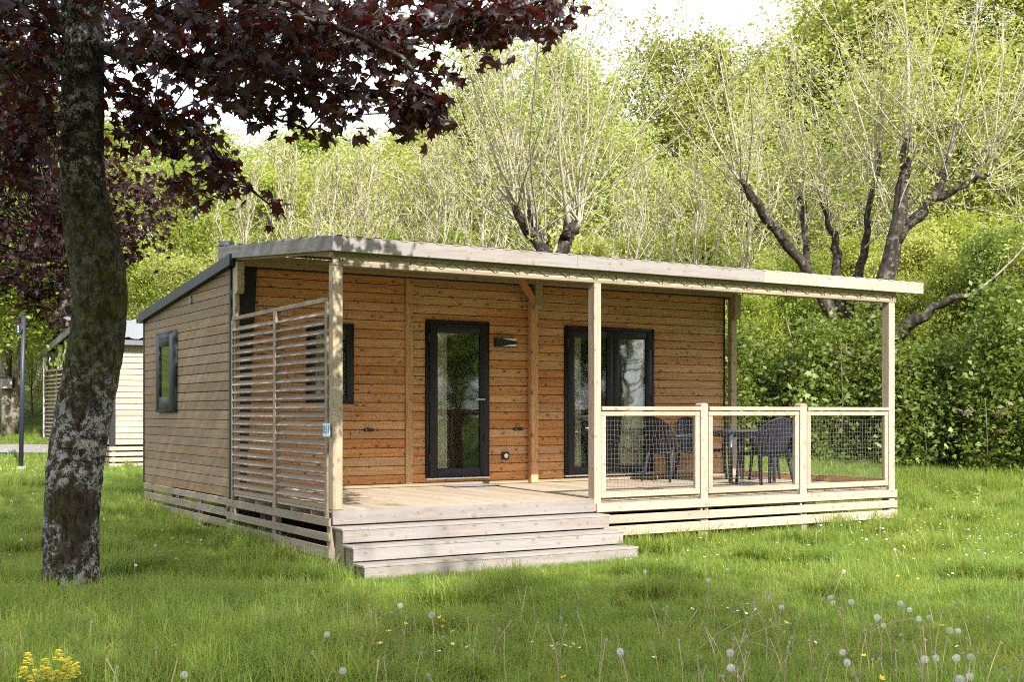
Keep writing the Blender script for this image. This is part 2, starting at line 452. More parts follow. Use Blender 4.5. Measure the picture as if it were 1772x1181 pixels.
def holes_wall(a0, a1, z0, z1, holes):
    xs = sorted({a0, a1, *[h[0] for h in holes], *[h[1] for h in holes]}); zs = sorted({z0, z1, *[h[2] for h in holes], *[h[3] for h in holes]})
    out = []
    for i in range(len(xs) - 1):
        for j in range(len(zs) - 1):
            cx, cz = (xs[i] + xs[i + 1]) / 2, (zs[j] + zs[j + 1]) / 2
            if any(h[0] < cx < h[1] and h[2] < cz < h[3] for h in holes): continue
            out.append((xs[i], xs[i + 1], zs[j], zs[j + 1]))
    return out

# ================================================================== THE SETTING
# ground: one sheet, fine near the cabin and coarse towards the horizon
def axis_vals(c, near, far, n_near, n_far):
    a = np.linspace(-near, near, n_near)
    b = near + (far - near) * (np.linspace(0, 1, n_far + 1)[1:] ** 2.2)
    return np.concatenate([c - b[::-1], c + a, c + b])
gx = axis_vals(2, 26, 420, 105, 26); gy = axis_vals(6, 30, 420, 121, 26)
GV = np.array([(x, y, gz(x, y)) for y in gy for x in gx])
nx_, ny_ = len(gx), len(gy)
ii, jj = np.meshgrid(np.arange(nx_ - 1), np.arange(ny_ - 1))
gq = np.stack([jj * nx_ + ii, jj * nx_ + ii + 1, (jj + 1) * nx_ + ii + 1, (jj + 1) * nx_ + ii], axis=-1).reshape(-1, 4)
m, nt, b = new_mat('lawn_soil', 0.95, 0.05)
tc = N(nt, 'ShaderNodeTexCoord')
n1 = N(nt, 'ShaderNodeTexNoise', Scale=0.5, Detail=6.0); n2 = N(nt, 'ShaderNodeTexNoise', Scale=25.0, Detail=5.0)
for q in (n1, n2): nt.links.new(tc.outputs['Object'], q.inputs['Vector'])
c_ = mixc(nt, mapr(nt, n1.outputs[0], 0.35, 0.65), (0.05, 0.075, 0.014), (0.09, 0.125, 0.024))
c_ = mixc(nt, mapr(nt, n2.outputs[0], 0.52, 0.75, 0, 0.6), c_, (0.07, 0.055, 0.03))
nt.links.new(c_, b.inputs['Base Color'])
bp = N(nt, 'ShaderNodeBump', Strength=0.8, Distance=0.05); nt.links.new(n2.outputs[0], bp.inputs['Height']); nt.links.new(bp.outputs[0], b.inputs['Normal'])
ground = put('ground', mesh_np('ground', GV, [gq], smooth=True), m)
tag(ground, 'green meadow ground under the lawn, rising into a wooded hillside behind the cabin', kind='structure')
ground['category'] = 'ground'

# ================================================================== CABIN
YW = 3.10          # front wall plane
cabin = thing('cabin', 'wooden cabin with orange knotty front cladding, dark grey roof edge and dark framed glass doors', 'cabin', (3.85, 5.1, 0.15))
DOOR = (2.597, 3.547, 0.717, 2.79); FREN = (4.769, 6.332, 0.70, 2.79); WINF = (0.955, 1.575, 1.68, 2.69)
WINS = (5.354, 6.275, 1.58, 2.695)
def rooft(y): return 3.03 + 0.101 * (7.126 - y)

a = Acc()
for (x0, x1, z0, z1) in holes_wall(0.05, 7.68, 0.56, 3.34, [(h[0] + .03, h[1] - .03, h[2] + .03, h[3] - .03) for h in (DOOR, FREN, WINF)]):
    a.box(x0, x1, YW + 0.005, YW + 0.09, z0, z1)
acc_part('front_wall_core', a, M['darkcore'], cabin)
a = Acc()
for (y0, y1, z0, z1) in holes_wall(YW + 0.095, 7.06, 0.56, 2.88, [(WINS[0] + .03, WINS[1] - .03, WINS[2] + .03, WINS[3] - .03)]):
    a.box(0.025, 0.10, y0, y1, z0, z1)
acc_part('side_wall_core', a, M['darkcore'], cabin)
prism('gable_core', [(YW + 0.095, 2.885), (7.06, 2.885), (7.06, 2.90), (YW + 0.095, 3.29)], 'x', 0.025, 0.10, M['darkcore'], cabin)
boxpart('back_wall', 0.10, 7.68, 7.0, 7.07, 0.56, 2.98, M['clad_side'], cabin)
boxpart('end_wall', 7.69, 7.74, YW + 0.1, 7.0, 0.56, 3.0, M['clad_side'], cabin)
boxpart('floor', 0.105, 7.675, YW + 0.095, 6.995, 0.54, 0.70, M['inside'], cabin)
boxpart('inner_ceiling', 0.105, 7.675, YW + 0.095, 6.995, 2.90, 2.94, M['inside'], cabin)
boxpart('inner_back_wall', 0.105, 7.675, 6.55, 6.6, 0.705, 2.895, M['inside'], cabin)
boxpart('inner_partition', 4.30, 4.36, YW + 0.1, 6.5, 0.705, 2.895, M['inside'], cabin)
boxpart('inner_partition', 2.45, 2.50, YW + 0.1, 6.5, 0.705, 2.895, M['inside'], cabin)

# --- cladding boards of the front, row by row
PITCH = 0.1165
rows = int((3.38 - 0.655) / PITCH)
def front_piece(x0, x1, z):
    if x1 - x0 < 0.03: return
    if x1 - x0 > 1.4 and rnd.random() < 0.35:      # two boards butted end to end
        xm = rnd.uniform(x0 + 0.5, x1 - 0.5)
        front_piece(x0, xm - 0.0012, z); front_piece(xm + 0.0012, x1, z); return
    board('cladding_board', (x0, YW - 0.010, z), (x1, YW - 0.010, z), PITCH - 0.0065, 0.022, M['clad'], cabin, ch=0.006, jit=0.0012)
for r_ in range(rows):
    z = 0.655 + PITCH * (r_ + 0.5)
    for (s0, s1) in ((0.07, 2.302), (2.414, 4.155), (4.158, 7.675)):
        cuts = [(s0, s1)]
        for h in (DOOR, FREN, WINF):
            if h[2] < z < h[3]:
                nw = []
                for (c0, c1) in cuts:
                    if h[1] <= c0 or h[0] >= c1: nw.append((c0, c1))
                    else:
                        if h[0] > c0: nw.append((c0, h[0] - 0.002))
                        if h[1] < c1: nw.append((h[1] + 0.002, c1))
                cuts = nw
        for (c0, c1) in cuts: front_piece(c0, c1, z)
boxpart('wall_plinth', 0.07, 7.68, YW - 0.045, YW - 0.001, 0.612, 0.652, M['timber'], cabin)
post('cover_board', 2.304, 2.412, YW - 0.042, YW + 0.002, 0.653, 2.985, M['clad'], cabin)
post('cover_board', 2.304, 2.412, YW - 0.042, YW + 0.002, 2.989, 3.36, M['clad'], cabin)
post('corner_trim', 7.676, 7.70, YW - 0.03, YW + 0.05, 0.6, 3.36, M['dark'], cabin)
prism('corner_panel', [(0.085, 0.66), (0.165, 0.66), (0.30, 3.36), (0.085, 3.36)], 'y', YW - 0.075, YW - 0.028, M['dark'], cabin)
post('corner_trim', -0.012, 0.03, YW - 0.012, YW + 0.055, 0.55, 3.30, M['dark'], cabin)
post('corner_trim', -0.012, 0.03, 7.055, 7.10, 0.55, 2.93, M['dark'], cabin)

# --- cladding of the gable side
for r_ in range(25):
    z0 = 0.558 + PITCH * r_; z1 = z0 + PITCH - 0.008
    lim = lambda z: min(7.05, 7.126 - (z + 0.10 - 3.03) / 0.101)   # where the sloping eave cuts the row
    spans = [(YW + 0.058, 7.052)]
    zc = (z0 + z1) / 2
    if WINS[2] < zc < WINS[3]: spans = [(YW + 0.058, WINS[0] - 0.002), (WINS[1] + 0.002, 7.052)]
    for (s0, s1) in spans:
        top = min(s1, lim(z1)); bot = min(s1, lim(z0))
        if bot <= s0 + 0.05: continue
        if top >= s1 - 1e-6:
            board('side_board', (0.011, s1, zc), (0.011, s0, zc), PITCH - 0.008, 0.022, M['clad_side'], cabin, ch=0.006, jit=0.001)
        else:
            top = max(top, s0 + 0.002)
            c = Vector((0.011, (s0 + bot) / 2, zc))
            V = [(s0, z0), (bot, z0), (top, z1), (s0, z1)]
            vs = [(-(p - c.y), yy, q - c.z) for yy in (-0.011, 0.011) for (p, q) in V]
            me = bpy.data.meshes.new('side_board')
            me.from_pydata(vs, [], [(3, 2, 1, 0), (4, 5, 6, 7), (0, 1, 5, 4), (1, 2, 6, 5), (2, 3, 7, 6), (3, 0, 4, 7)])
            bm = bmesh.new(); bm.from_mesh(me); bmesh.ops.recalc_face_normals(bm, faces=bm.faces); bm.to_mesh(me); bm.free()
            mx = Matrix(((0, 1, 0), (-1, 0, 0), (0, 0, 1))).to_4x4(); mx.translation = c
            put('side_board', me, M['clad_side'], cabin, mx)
# --- roof with its dark verge
prism('roof', [(2.93, rooft(2.93) - 0.13), (7.15, rooft(7.15) - 0.13), (7.15, rooft(7.15)), (2.93, rooft(2.93))], 'x', -0.075, 7.80, M['dark'], cabin)
prism('gutter', [(7.152, 2.90), (7.25, 2.90), (7.26, 2.98), (7.24, 2.98), (7.23, 2.92), (7.17, 2.92), (7.16, 2.98), (7.152, 2.98)], 'x', -0.07, 7.8, M['dark'], cabin)
# --- small things on the walls
def disc(name, c, n, r, t, mat, parent, seg=20):
    bm = bmesh.new(); bmesh.ops.create_cone(bm, cap_ends=True, segments=seg, radius1=r, radius2=r * 0.93, depth=t)
    me = bpy.data.meshes.new(name); bm.to_mesh(me); bm.free()
    q = Vector(n).to_track_quat('Z', 'Y').to_matrix().to_4x4(); q.translation = Vector(c)
    return put(name, me, mat, parent, q)
gv = disc('air_vent', (-0.012, 4.715, 3.045), (-1, 0, 0), 0.055, 0.02, M['galv'], cabin)
for k in (-1, 0, 1): boxpart('vent_slot', -0.0255, -0.0225, 4.685, 4.745, 3.04 + k * 0.025, 3.05 + k * 0.025, M['black'], gv, ch=0)

# --- door and windows
def frame_acc(x0, x1, z0, z1, wd, y0, y1):
    a = Acc()
    a.box(x0, x0 + wd, y0, y1, z0, z1); a.box(x1 - wd, x1, y0, y1, z0, z1)
    a.box(x0 + wd + .0005, x1 - wd - .0005, y0 + .0005, y1, z0, z0 + wd); a.box(x0 + wd + .0005, x1 - wd - .0005, y0 + .0005, y1, z1 - wd, z1)
    return a
def bevel_mesh(o, w=0.004):
    bm = bmesh.new(); bm.from_mesh(o.data); bmesh.ops.bevel(bm, geom=list(bm.edges), offset=w, segments=1, affect='EDGES'); bm.to_mesh(o.data); bm.free()
def leaf_(fr, x0, x1, z0, z1, wd=0.095, y0=YW - 0.055, handle=None):
    s = acc_part('sash', frame_acc(x0, x1, z0, z1, wd, y0, y0 + 0.06), M['dark'], fr); bevel_mesh(s)
    boxpart('pane', x0 + wd - .003, x1 - wd + .003, y0 + 0.022, y0 + 0.036, z0 + wd - .003, z1 - wd + .003, M['glass'], fr, ch=0)
    return s
d = acc_part('door', frame_acc(DOOR[0], DOOR[1], DOOR[2], DOOR[3], 0.052, YW - 0.045, YW + 0.03), M['dark'], cabin)
leaf_(d, DOOR[0] + 0.050, DOOR[1] - 0.03, DOOR[2] + 0.006, DOOR[3] - 0.05, 0.115)
boxpart('door_handle', 3.30, 3.44, YW - 0.118, YW - 0.098, 1.742, 1.760, M['steel'], d)
boxpart('handle_plate', 3.452, 3.486, YW - 0.066, YW - 0.056, 1.60, 1.80, M['black'], d)
boxpart('handle_neck', 3.43, 3.47, YW - 0.118, YW - 0.0665, 1.742, 1.760, M['black'], d)
boxpart('door_latch', 3.45, 3.485, YW - 0.075, YW - 0.056, 1.18, 1.27, M['black'], d)
for z in (0.93, 1.72, 2.5): boxpart('hinge', DOOR[0] + 0.028, DOOR[0] + 0.056, YW - 0.064, YW - 0.046, z, z + 0.11, M['black'], d)
boxpart('threshold', DOOR[0], DOOR[1], YW - 0.06, YW + 0.03, DOOR[2] - 0.022, DOOR[2] - 0.002, M['white'], d)
boxpart('trickle_vent', 2.88, 3.24, YW - 0.064, YW - 0.0562, 2.715, 2.735, M['black'], d, ch=0)
g = acc_part('glass_doors', frame_acc(FREN[0], FREN[1], FREN[2], FREN[3], 0.052, YW - 0.045, YW + 0.03), M['dark'], cabin)
leaf_(g, FREN[0] + 0.05, 5.588, FREN[2] + 0.006, FREN[3] - 0.05, 0.105)
leaf_(g, 5.594, FREN[1] - 0.05, FREN[2] + 0.006, FREN[3] - 0.05, 0.105)
for z in (0.93, 1.72, 2.5):
    boxpart('hinge', FREN[0] + 0.028, FREN[0] + 0.056, YW - 0.064, YW - 0.046, z, z + 0.11, M['black'], g)
    boxpart('hinge', FREN[1] - 0.056, FREN[1] - 0.028, YW - 0.064, YW - 0.046, z, z + 0.11, M['black'], g)
boxpart('threshold', FREN[0], FREN[1], YW - 0.06, YW + 0.03, FREN[2] - 0.022, FREN[2] - 0.002, M['white'], g)
boxpart('trickle_vent', 5.75, 6.12, YW - 0.064, YW - 0.0562, 2.715, 2.735, M['black'], g, ch=0)
wf = acc_part('window', frame_acc(WINF[0], WINF[1], WINF[2], WINF[3], 0.045, YW - 0.045, YW + 0.03), M['dark'], cabin)
leaf_(wf, WINF[0] + 0.03, WINF[1] - 0.03, WINF[2] + 0.03, WINF[3] - 0.03, 0.075)
boxpart('blind', WINF[0] + 0.05, WINF[1] - 0.05, YW + 0.08, YW + 0.084, WINF[2] + 0.05, WINF[3] - 0.05, M['inside'], wf, ch=0)
# side window: frame in the x = 0 plane
def side_frame(y0, y1, z0, z1, wd, x0, x1):
    a = Acc()
    a.box(x0, x1, y0, y0 + wd, z0, z1); a.box(x0, x1, y1 - wd, y1, z0, z1)
    a.box(x0 + .0005, x1, y0 + wd + .0005, y1 - wd - .0005, z0, z0 + wd); a.box(x0 + .0005, x1, y0 + wd + .0005, y1 - wd - .0005, z1 - wd, z1)
    return a
ws = acc_part('window', side_frame(*WINS, 0.05, -0.045, 0.03), M['dark'], cabin)
s_ = acc_part('sash', side_frame(WINS[0] + .035, WINS[1] - .035, WINS[2] + .035, WINS[3] - .035, 0.17, -0.055, 0.01), M['dark'], ws); bevel_mesh(s_)
boxpart('pane', -0.035, -0.022, WINS[0] + .2, WINS[1] - .2, WINS[2] + .2, WINS[3] - .2, M['glass'], ws, ch=0)
boxpart('trickle_vent', -0.062, -0.0555, 5.65, 6.0, 2.60, 2.62, M['black'], ws, ch=0)

# --- lamp, hooks, socket on the front wall
lm = prism('wall_lamp', [(3.626, 2.462), (3.945, 2.462), (3.945, 2.582), (3.626, 2.582)], 'y', YW - 0.10, YW - 0.022, M['black'], cabin)
prism('lamp_diffuser', [(3.715, 2.575), (3.935, 2.575), (3.935, 2.543), (3.80, 2.560)], 'y', YW - 0.106, YW - 0.101, M['white'], lm)
prism('lamp_diffuser', [(3.715, 2.470), (3.80, 2.485), (3.935, 2.502), (3.935, 2.470)], 'y', YW - 0.106, YW - 0.101, M['white'], lm)
for xh in (1.782, 4.0):
    hk = boxpart('hose_bracket', xh - 0.062, xh + 0.02, YW - 0.05, YW - 0.022, 1.333, 1.367, M['black'], cabin)
    disc('bracket_knob', (xh + 0.045, YW - 0.04, 1.35), (1, 0, 0), 0.019, 0.045, M['black'], hk, 12)
    boxpart('bracket_slot', xh - 0.05, xh - 0.03, YW - 0.054, YW - 0.0505, 1.342, 1.358, M['galv'], hk, ch=0)
sk = boxpart('power_socket', 3.748, 3.856, YW - 0.05, YW - 0.022, 0.938, 1.04, M['black'], cabin)
disc('socket_insert', (3.806, YW - 0.052, 0.989), (0, -1, 0), 0.033, 0.01, M['white'], sk)

# ================================================================== TERRACE
ter = thing('terrace', 'covered timber terrace with posts, netted railing and slatted side screen', 'terrace', (3.9, 1.5, 0.15))
# decking
nb = 54; bw = 7.86 / nb
for k in range(nb):
    x = bw * (k + 0.5)
    board('deck_board', (x, 0.035, 0.596), (x, 3.03, 0.596), bw - 0.006, 0.028, M['deck'], ter, up=(1, 0, 0), ch=0.004, jit=0.0008)
a = Acc()
for k in range(6): a.box(0.05, 7.8, 0.1 + k * 0.56, 0.15 + k * 0.56, 0.44, 0.58)
acc_part('joist', a, M['timber'], ter)['kind'] = 'stuff'
boxpart('edge_joist', 3.12, 7.88, 0.045, 0.09, 0.46, 0.578, M['skirt'], ter)
boxpart('edge_board', 7.865, 7.90, 0.10, 3.05, 0.45, 0.70, M['clad'], ter)
boxpart('front_fascia', -0.002, 3.12, -0.004, 0.03, 0.468, 0.61, M['grey'], ter)
# posts
post('post', 0.0, 0.105, -0.002, 0.105, 0.613, 3.03, M['timber'], ter)
post('post', 3.118, 3.212, -0.006, 0.118, 0.47, 3.03, M['rail'], ter)
post('post', 7.825, 7.935, -0.004, 0.12, 0.2, 3.03, M['rail'], ter)
for (x0, x1) in ((0.004, 0.062), (4.16, 4.272), (7.73, 7.84)):
    post('wall_post', x0, x1, 2.965, 3.055, 0.613, 3.30, M['clad'] if x0 > 1 and x0 < 5 else M['timber'], ter)
for (x0, x1) in ((0.0, 0.085), (4.165, 4.275), (7.72, 7.83)):
    prism('corbel', [(2.865, 3.03), (2.90, 2.985), (2.963, 2.985), (2.963, 3.36), (2.865, 3.36)], 'x', x0, x1, M['timber'], ter)
board('brace', (3.93, 2.91, 3.40), (4.20, 2.91, 3.05), 0.075, 0.07, M['clad'], ter, up=(0.7, 0, 0.7))
post('post', 7.80, 7.86, 2.965, 3.055, 0.55, 0.61, M['timber'], ter)
# front beam: top chord, lattice, bottom chord
boxpart('beam_chord', 0.0, 7.95, -0.012, 0.10, 3.112, 3.215, M['timber'], ter)
boxpart('beam_chord', 0.0, 7.95, -0.010, 0.10, 3.018, 3.050, M['skirt'], ter)
boxpart('beam_backing', 0.805, 7.93, 0.006, 0.030, 3.0505, 3.1115, M['soffit'], ter)
boxpart('beam_board', 0.002, 0.80, -0.007, 0.02, 3.0505, 3.1115, M['timber'], ter)
bx = [0.88 + 0.645 * k for k in range(11)] + [7.92]
for x in bx: boxpart('beam_block', x - 0.03, x + 0.03, -0.0085, 0.0055, 3.0505, 3.1117, M['skirt'], ter, ch=0)
for k in range(11):
    a = Acc()
    x0 = bx[k] + 0.05; x1 = bx[k + 1] - 0.05; n = 4
    for q in range(n):
        xa = x0 + (x1 - x0) * q / n; xb = x0 + (x1 - x0) * (q + 1) / n
        za, zb = (3.052, 3.118) if q % 2 == 0 else (3.118, 3.052)
        a.tube([(xa, 0.0, za), (xb, 0.0, zb)], 0.0045, 4)
        for zz, xx in ((za, xa), (zb, xb)): a.box(xx - 0.012, xx + 0.012, -0.004, 0.004, zz - 0.006, zz + 0.006)
    acc_part('beam_lattice', a, M['galv'], ter)
# bolts
for x in (0.08, 0.11): disc('bolt', (x, -0.018, 3.085), (0, -1, 0), 0.012, 0.012, M['steel'], ter, 8)
# canopy: fascia, soffit, corrugated sheet
def cz(y): return 3.148 + 0.0835 * (y + 0.110)
for (x0, x1) in ((-0.02, 2.83), (2.832, 5.55), (5.552, 8.374)):
    boxpart('fascia_board', x0, x1, -0.100, -0.065, 3.148, 3.30, M['grey'] if x0 < 5 else M['rail'], ter)
board('fascia_board', (-0.032, -0.110, cz(-0.110) + 0.075), (-0.032, 3.445, cz(3.445) + 0.075), 0.150, 0.03, M['grey'], ter)
board('side_rafter', (0.03, 0.11, cz(0.11) + 0.03), (0.03, 3.3, cz(3.3) + 0.03), 0.10, 0.05, M['timber'], ter)
for k in range(12):
    y0 = -0.07 + 0.30 * k
    yc = y0 + 0.15
    board('soffit_board', (-0.005, yc, cz(yc) + 0.095), (8.34, yc, cz(yc) + 0.095), 0.296, 0.012, M['soffit'], ter, up=(0, 1, 0.0826), ch=0.002)
boxpart('ledger', 0.064, 7.80, 2.90, 2.96, 3.32, 3.45, M['timber'], ter)
nxs, nys = 169, 13
cv = []
for j in range(nys):
    for i in range(nxs):
        x = -0.045 + 8.43 * i / (nxs - 1); y = -0.105 + 3.575 * j / (nys - 1)
        cv.append((x, y, cz(y) + 0.132 + (0.026 if i % 4 in (1, 2) else 0.008)))
ii, jj = np.meshgrid(np.arange(nxs - 1), np.arange(nys - 1))
cq = np.stack([jj * nxs + ii, jj * nxs + ii + 1, (jj + 1) * nxs + ii + 1, (jj + 1) * nxs + ii], axis=-1).reshape(-1, 4)
put('roof_sheet', mesh_np('roof_sheet', cv, [cq]), M['roof'], ter)
for k in range(7):
    y = 0.25 + k * 0.48
    boxpart('sheet_rib', -0.05, 8.38, y, y + 0.05, cz(y) + 0.145, cz(y) + 0.165, M['roof'], ter)
disc('roof_cap', (0.05, 3.42, 3.63), (0, 0, 1), 0.10, 0.06, M['roof'], ter, 16)

# railing
RB = [(3.216, 4.636), (4.768, 6.228), (6.362, 7.818)]
for (x0, x1) in ((4.642, 4.762), (6.234, 6.356)):
    p = post('railing_post', x0 + 0.004, x1 - 0.004, -0.006, 0.10, 0.30, 1.655, M['rail'], ter)
    # rounded head
    prism('post_head', [(x0 + 0.004, 1.656), (x1 - 0.004, 1.656), (x1 - 0.010, 1.672), (x1 - 0.032, 1.686), (x0 + 0.032, 1.686), (x0 + 0.010, 1.672)], 'y', -0.006, 0.10, M['rail'], p)
for (x0, x1) in RB:
    rp = boxpart('railing_panel', x0, x1, 0.0, 0.045, 1.535, 1.588, M['rail'], ter)
    boxpart('top_rail', x0, x1, -0.02, 0.085, 1.598, 1.642, M['rail'], rp)
    boxpart('bottom_rail', x0, x1, 0.0, 0.045, 0.617, 0.683, M['rail'], rp)
    boxpart('stile', x0 + 0.002, x0 + 0.066, 0.002, 0.044, 0.684, 1.534, M['rail'], rp)
    boxpart('stile', x1 - 0.066, x1 - 0.002, 0.002, 0.044, 0.684, 1.534, M['rail'], rp)
    a = Acc(); rs = np.random.default_rng(int(x0 * 100))
    u0, u1, v0, v1 = x0 + 0.066, x1 - 0.066, 0.686, 1.532
    nu = int((u1 - u0) / 0.049); nv = int((v1 - v0) / 0.052)
    U, Vv = np.meshgrid(np.linspace(u0, u1, nu + 1), np.linspace(v0, v1, nv + 1), indexing='ij')
    sl_ = rs.normal(0, 1)
    dU = rs.normal(0, 0.004, U.shape) + 0.010 * np.sin(3.1 * Vv + 2 * sl_) + 0.006 * np.sin(5 * U + sl_)
    dV = rs.normal(0, 0.004, U.shape) - 0.012 * np.sin(math.pi * (U - u0) / (u1 - u0)) * (1 + 0.4 * sl_)
    ed = (np.abs(U - u0) < 1e-6) | (np.abs(U - u1) < 1e-6) | (np.abs(Vv - v0) < 1e-6) | (np.abs(Vv - v1) < 1e-6)
    U2 = U + np.where(ed, 0, dU); V2 = Vv + np.where(ed, 0, dV)
    Yd = 0.052 + 0.010 * np.sin(4 * U) * np.sin(3 * Vv)
    for i in range(nu + 1): a.tube(np.stack([U2[i], Yd[i], V2[i]], axis=-1), 0.0020, 3, False)
    for j in range(nv + 1): a.tube(np.stack([U2[:, j], Yd[:, j] - 0.003, V2[:, j]], axis=-1), 0.0020, 3, False)
    acc_part('net', a, M['net'], rp)

# skirting boards with the short posts behind them
for (z0, z1) in ((0.462, 0.560), (0.328, 0.424), (0.188, 0.298)):
    for (x0, x1) in ((3.135 if z0 > 0.45 else 2.9, 4.745), (4.748, 7.95)):
        boxpart('skirting_board', x0, x1, -0.034, -0.008, z0, z1, M['rail'], ter)
    zl = {0.462: (0.455, 0.54), 0.328: (0.308, 0.388), 0.188: (0.144, 0.257)}[z0]
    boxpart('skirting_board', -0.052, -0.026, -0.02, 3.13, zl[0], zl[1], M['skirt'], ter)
for x in (4.66, 6.26, 7.84): post('short_post', x, x + 0.09, -0.006, 0.06, 0.0, 0.458, M['rail'], ter)
for y in (0.0, 1.53, 2.98): post('short_post', -0.024, 0.05, y, y + 0.10, 0.0 if y < 2 else 0.1, 0.455, M['skirt'], ter)
post('pad_post', 0.055, 0.20, 0.045, 0.12, 0.04, 0.46, M['skirt'], ter)
boxpart('foundation_pad', 0.0, 0.28, -0.06, 0.25, -0.05, 0.045, M['concrete'], ter)

# louvred side screen
ls = boxpart('louvre_screen', -0.005, 0.055, 0.11, 3.06, 2.672, 2.716, M['louvre'], ter)
boxpart('bottom_rail', -0.005, 0.055, 0.11, 3.06, 0.612, 0.655, M['louvre'], ls)
for (y0, y1, z0) in ((0.108, 0.170, 0.45), (1.545, 1.625, 0.45), (3.0, 3.055, 0.45)):
    post('stile', -0.018, 0.050, y0, y1, z0 if y0 != 1.545 else 0.45, 2.671, M['louvre'], ls)
for (y0, y1) in ((0.171, 1.543), (1.627, 2.998)):
    for k in range(21):
        z = 0.715 + 0.0925 * k
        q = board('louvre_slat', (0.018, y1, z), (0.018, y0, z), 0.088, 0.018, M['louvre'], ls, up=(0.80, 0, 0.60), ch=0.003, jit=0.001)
# numbered plate on the screen's end stile
pl = boxpart('number_plate', -0.024, -0.0185, 0.022, 0.195, 1.335, 1.468, M['plate'], ter, ch=0.001)
def text_mesh(s, size):
    cu = bpy.data.curves.new('txt', 'FONT'); cu.body = s; cu.size = size; cu.align_x = 'CENTER'; cu.align_y = 'CENTER'; cu.extrude = 0.0008; cu.offset = 0.0012
    to = bpy.data.objects.new('txt', cu); link(to)
    bpy.context.view_layer.update()
    me = bpy.data.meshes.new_from_object(to.evaluated_get(bpy.context.evaluated_depsgraph_get()))
    bpy.data.objects.remove(to); bpy.data.curves.remove(cu)
    return me
tm = text_mesh('B51', 0.105)
put('plate_lettering', tm, M['teal'], pl, Matrix(((0, 0, -1, -0.0252), (-1, 0, 0, 0.1085), (0, 1, 0, 1.402), (0, 0, 0, 1))))

# cabin skirting along the gable side
cs = 0
for (z0, z1) in ((0.462, 0.546), (0.326, 0.42), (0.191, 0.284), (0.09, 0.14)):
    for (y0, y1) in ((3.16, 5.40), (5.405, 6.95)):
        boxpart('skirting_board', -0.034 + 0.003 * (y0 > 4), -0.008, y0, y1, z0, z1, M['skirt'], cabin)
for y in (3.2, 4.35, 5.36, 6.75): post('short_post', -0.006, 0.05, y, y + 0.06, 0.05, 0.545, M['skirt'], cabin)
boxpart('chassis_beam', 0.3, 7.5, 3.3, 3.45, 0.34, 0.53, M['darkcore'], cabin)
boxpart('chassis_beam', 0.3, 7.5, 6.5, 6.65, 0.34, 0.53, M['darkcore'], cabin)
for x in (0.5, 4.0, 7.2): post('support_pier', x, x + 0.2, 3.3, 3.5, 0.0, 0.338, M['concrete'], cabin)

# ================================================================== STEPS
st = thing('wooden_steps', 'three wide grey timber steps leading up from the lawn to the terrace', 'steps', (1.56, -0.4, 0.0))
for (zt, yf, zb) in ((0.455, -0.25, 0.312), (0.300, -0.50, 0.160), (0.150, -0.75, -0.02)):
    boxpart('riser_board', 0.0, 3.14 - 0.02 * yf, yf, yf + 0.022, zb, zt - 0.024, M['grey'], st)
    boxpart('tread_board', -0.012, 3.15 - 0.02 * yf, yf - 0.004, yf + 0.118, zt - 0.0235, zt, M['grey'], st)
    boxpart('tread_board', -0.012, 3.15 - 0.02 * yf, yf + 0.123, yf + 0.244, zt - 0.0235, zt, M['grey'], st)
for (y0, z1) in ((-0.222, 0.43), (-0.474, 0.275), (-0.724, 0.125)):
    for x in (0.02, 1.55, 3.05): boxpart('step_block', x, x + 0.045, y0, y0 + 0.21, -0.02, z1, M['skirt'], st)

# ================================================================== TERRACE FURNITURE AND SMALL THINGS
t = thing('doormat', 'flat grey doormat on the deck in front of the single glass door', 'doormat', (3.1, 2.8, 0.612))
boxpart('mat_body', 2.78, 3.42, 2.62, 2.97, 0.613, 0.628, M['mat_'], t)
boxpart('mat_border', 2.76, 3.44, 2.60, 2.618, 0.613, 0.624, M['black'], t)

def curtain(name, x0, x1, y, z0, z1, flare, label):
    n, k = 40, 10; V = []
    for j in range(k):
        f = j / (k - 1)
        c0 = x0 - flare * (1 - f) ** 1.5
        for i in range(n):
            g_ = i / (n - 1)
            V.append((c0 + (x1 - c0) * g_, y + 0.018 * math.sin(g_ * 26 + 0.8 * f), z0 + (z1 - z0) * f))
    ii, jj = np.meshgrid(np.arange(n - 1), np.arange(k - 1))
    q = np.stack([jj * n + ii, jj * n + ii + 1, (jj + 1) * n + ii + 1, (jj + 1) * n + ii], axis=-1).reshape(-1, 4)
    o = put(name, mesh_np(name, V, [q], smooth=True), M['curtain'])
    return tag(o, label, 'curtain', 'curtains behind the glass doors')
curtain('curtain', 2.70, 2.985, YW + 0.09, 0.76, 2.70, 0.0, 'cream curtain hanging inside the single glass door')
curtain('curtain', 4.86, 5.14, YW + 0.09, 0.76, 2.70, 0.0, 'straight cream curtain inside the left leaf of the double doors')
curtain('curtain', 5.99, 6.26, YW + 0.09, 0.76, 2.70, 0.26, 'cream curtain flaring out at its foot inside the right leaf of the double doors')
kc = thing('kitchen_unit', 'white kitchen unit seen through the left leaf of the double doors', 'cupboard', (5.45, 4.6, 0.705))
boxpart('carcass', 5.15, 6.6, 4.45, 4.95, 0.71, 1.55, M['cabinet'], kc)
boxpart('worktop', 5.13, 6.62, 4.42, 4.97, 1.552, 1.59, M['darkcore'], kc)
boxpart('drawer_front', 5.17, 5.87, 4.432, 4.449, 1.22, 1.52, M['cabinet'], kc)
boxpart('cupboard_door', 5.17, 5.87, 4.432, 4.449, 0.74, 1.20, M['cabinet'], kc)
boxpart('drawer_handle', 5.35, 5.70, 4.415, 4.431, 1.35, 1.365, M['steel'], kc)

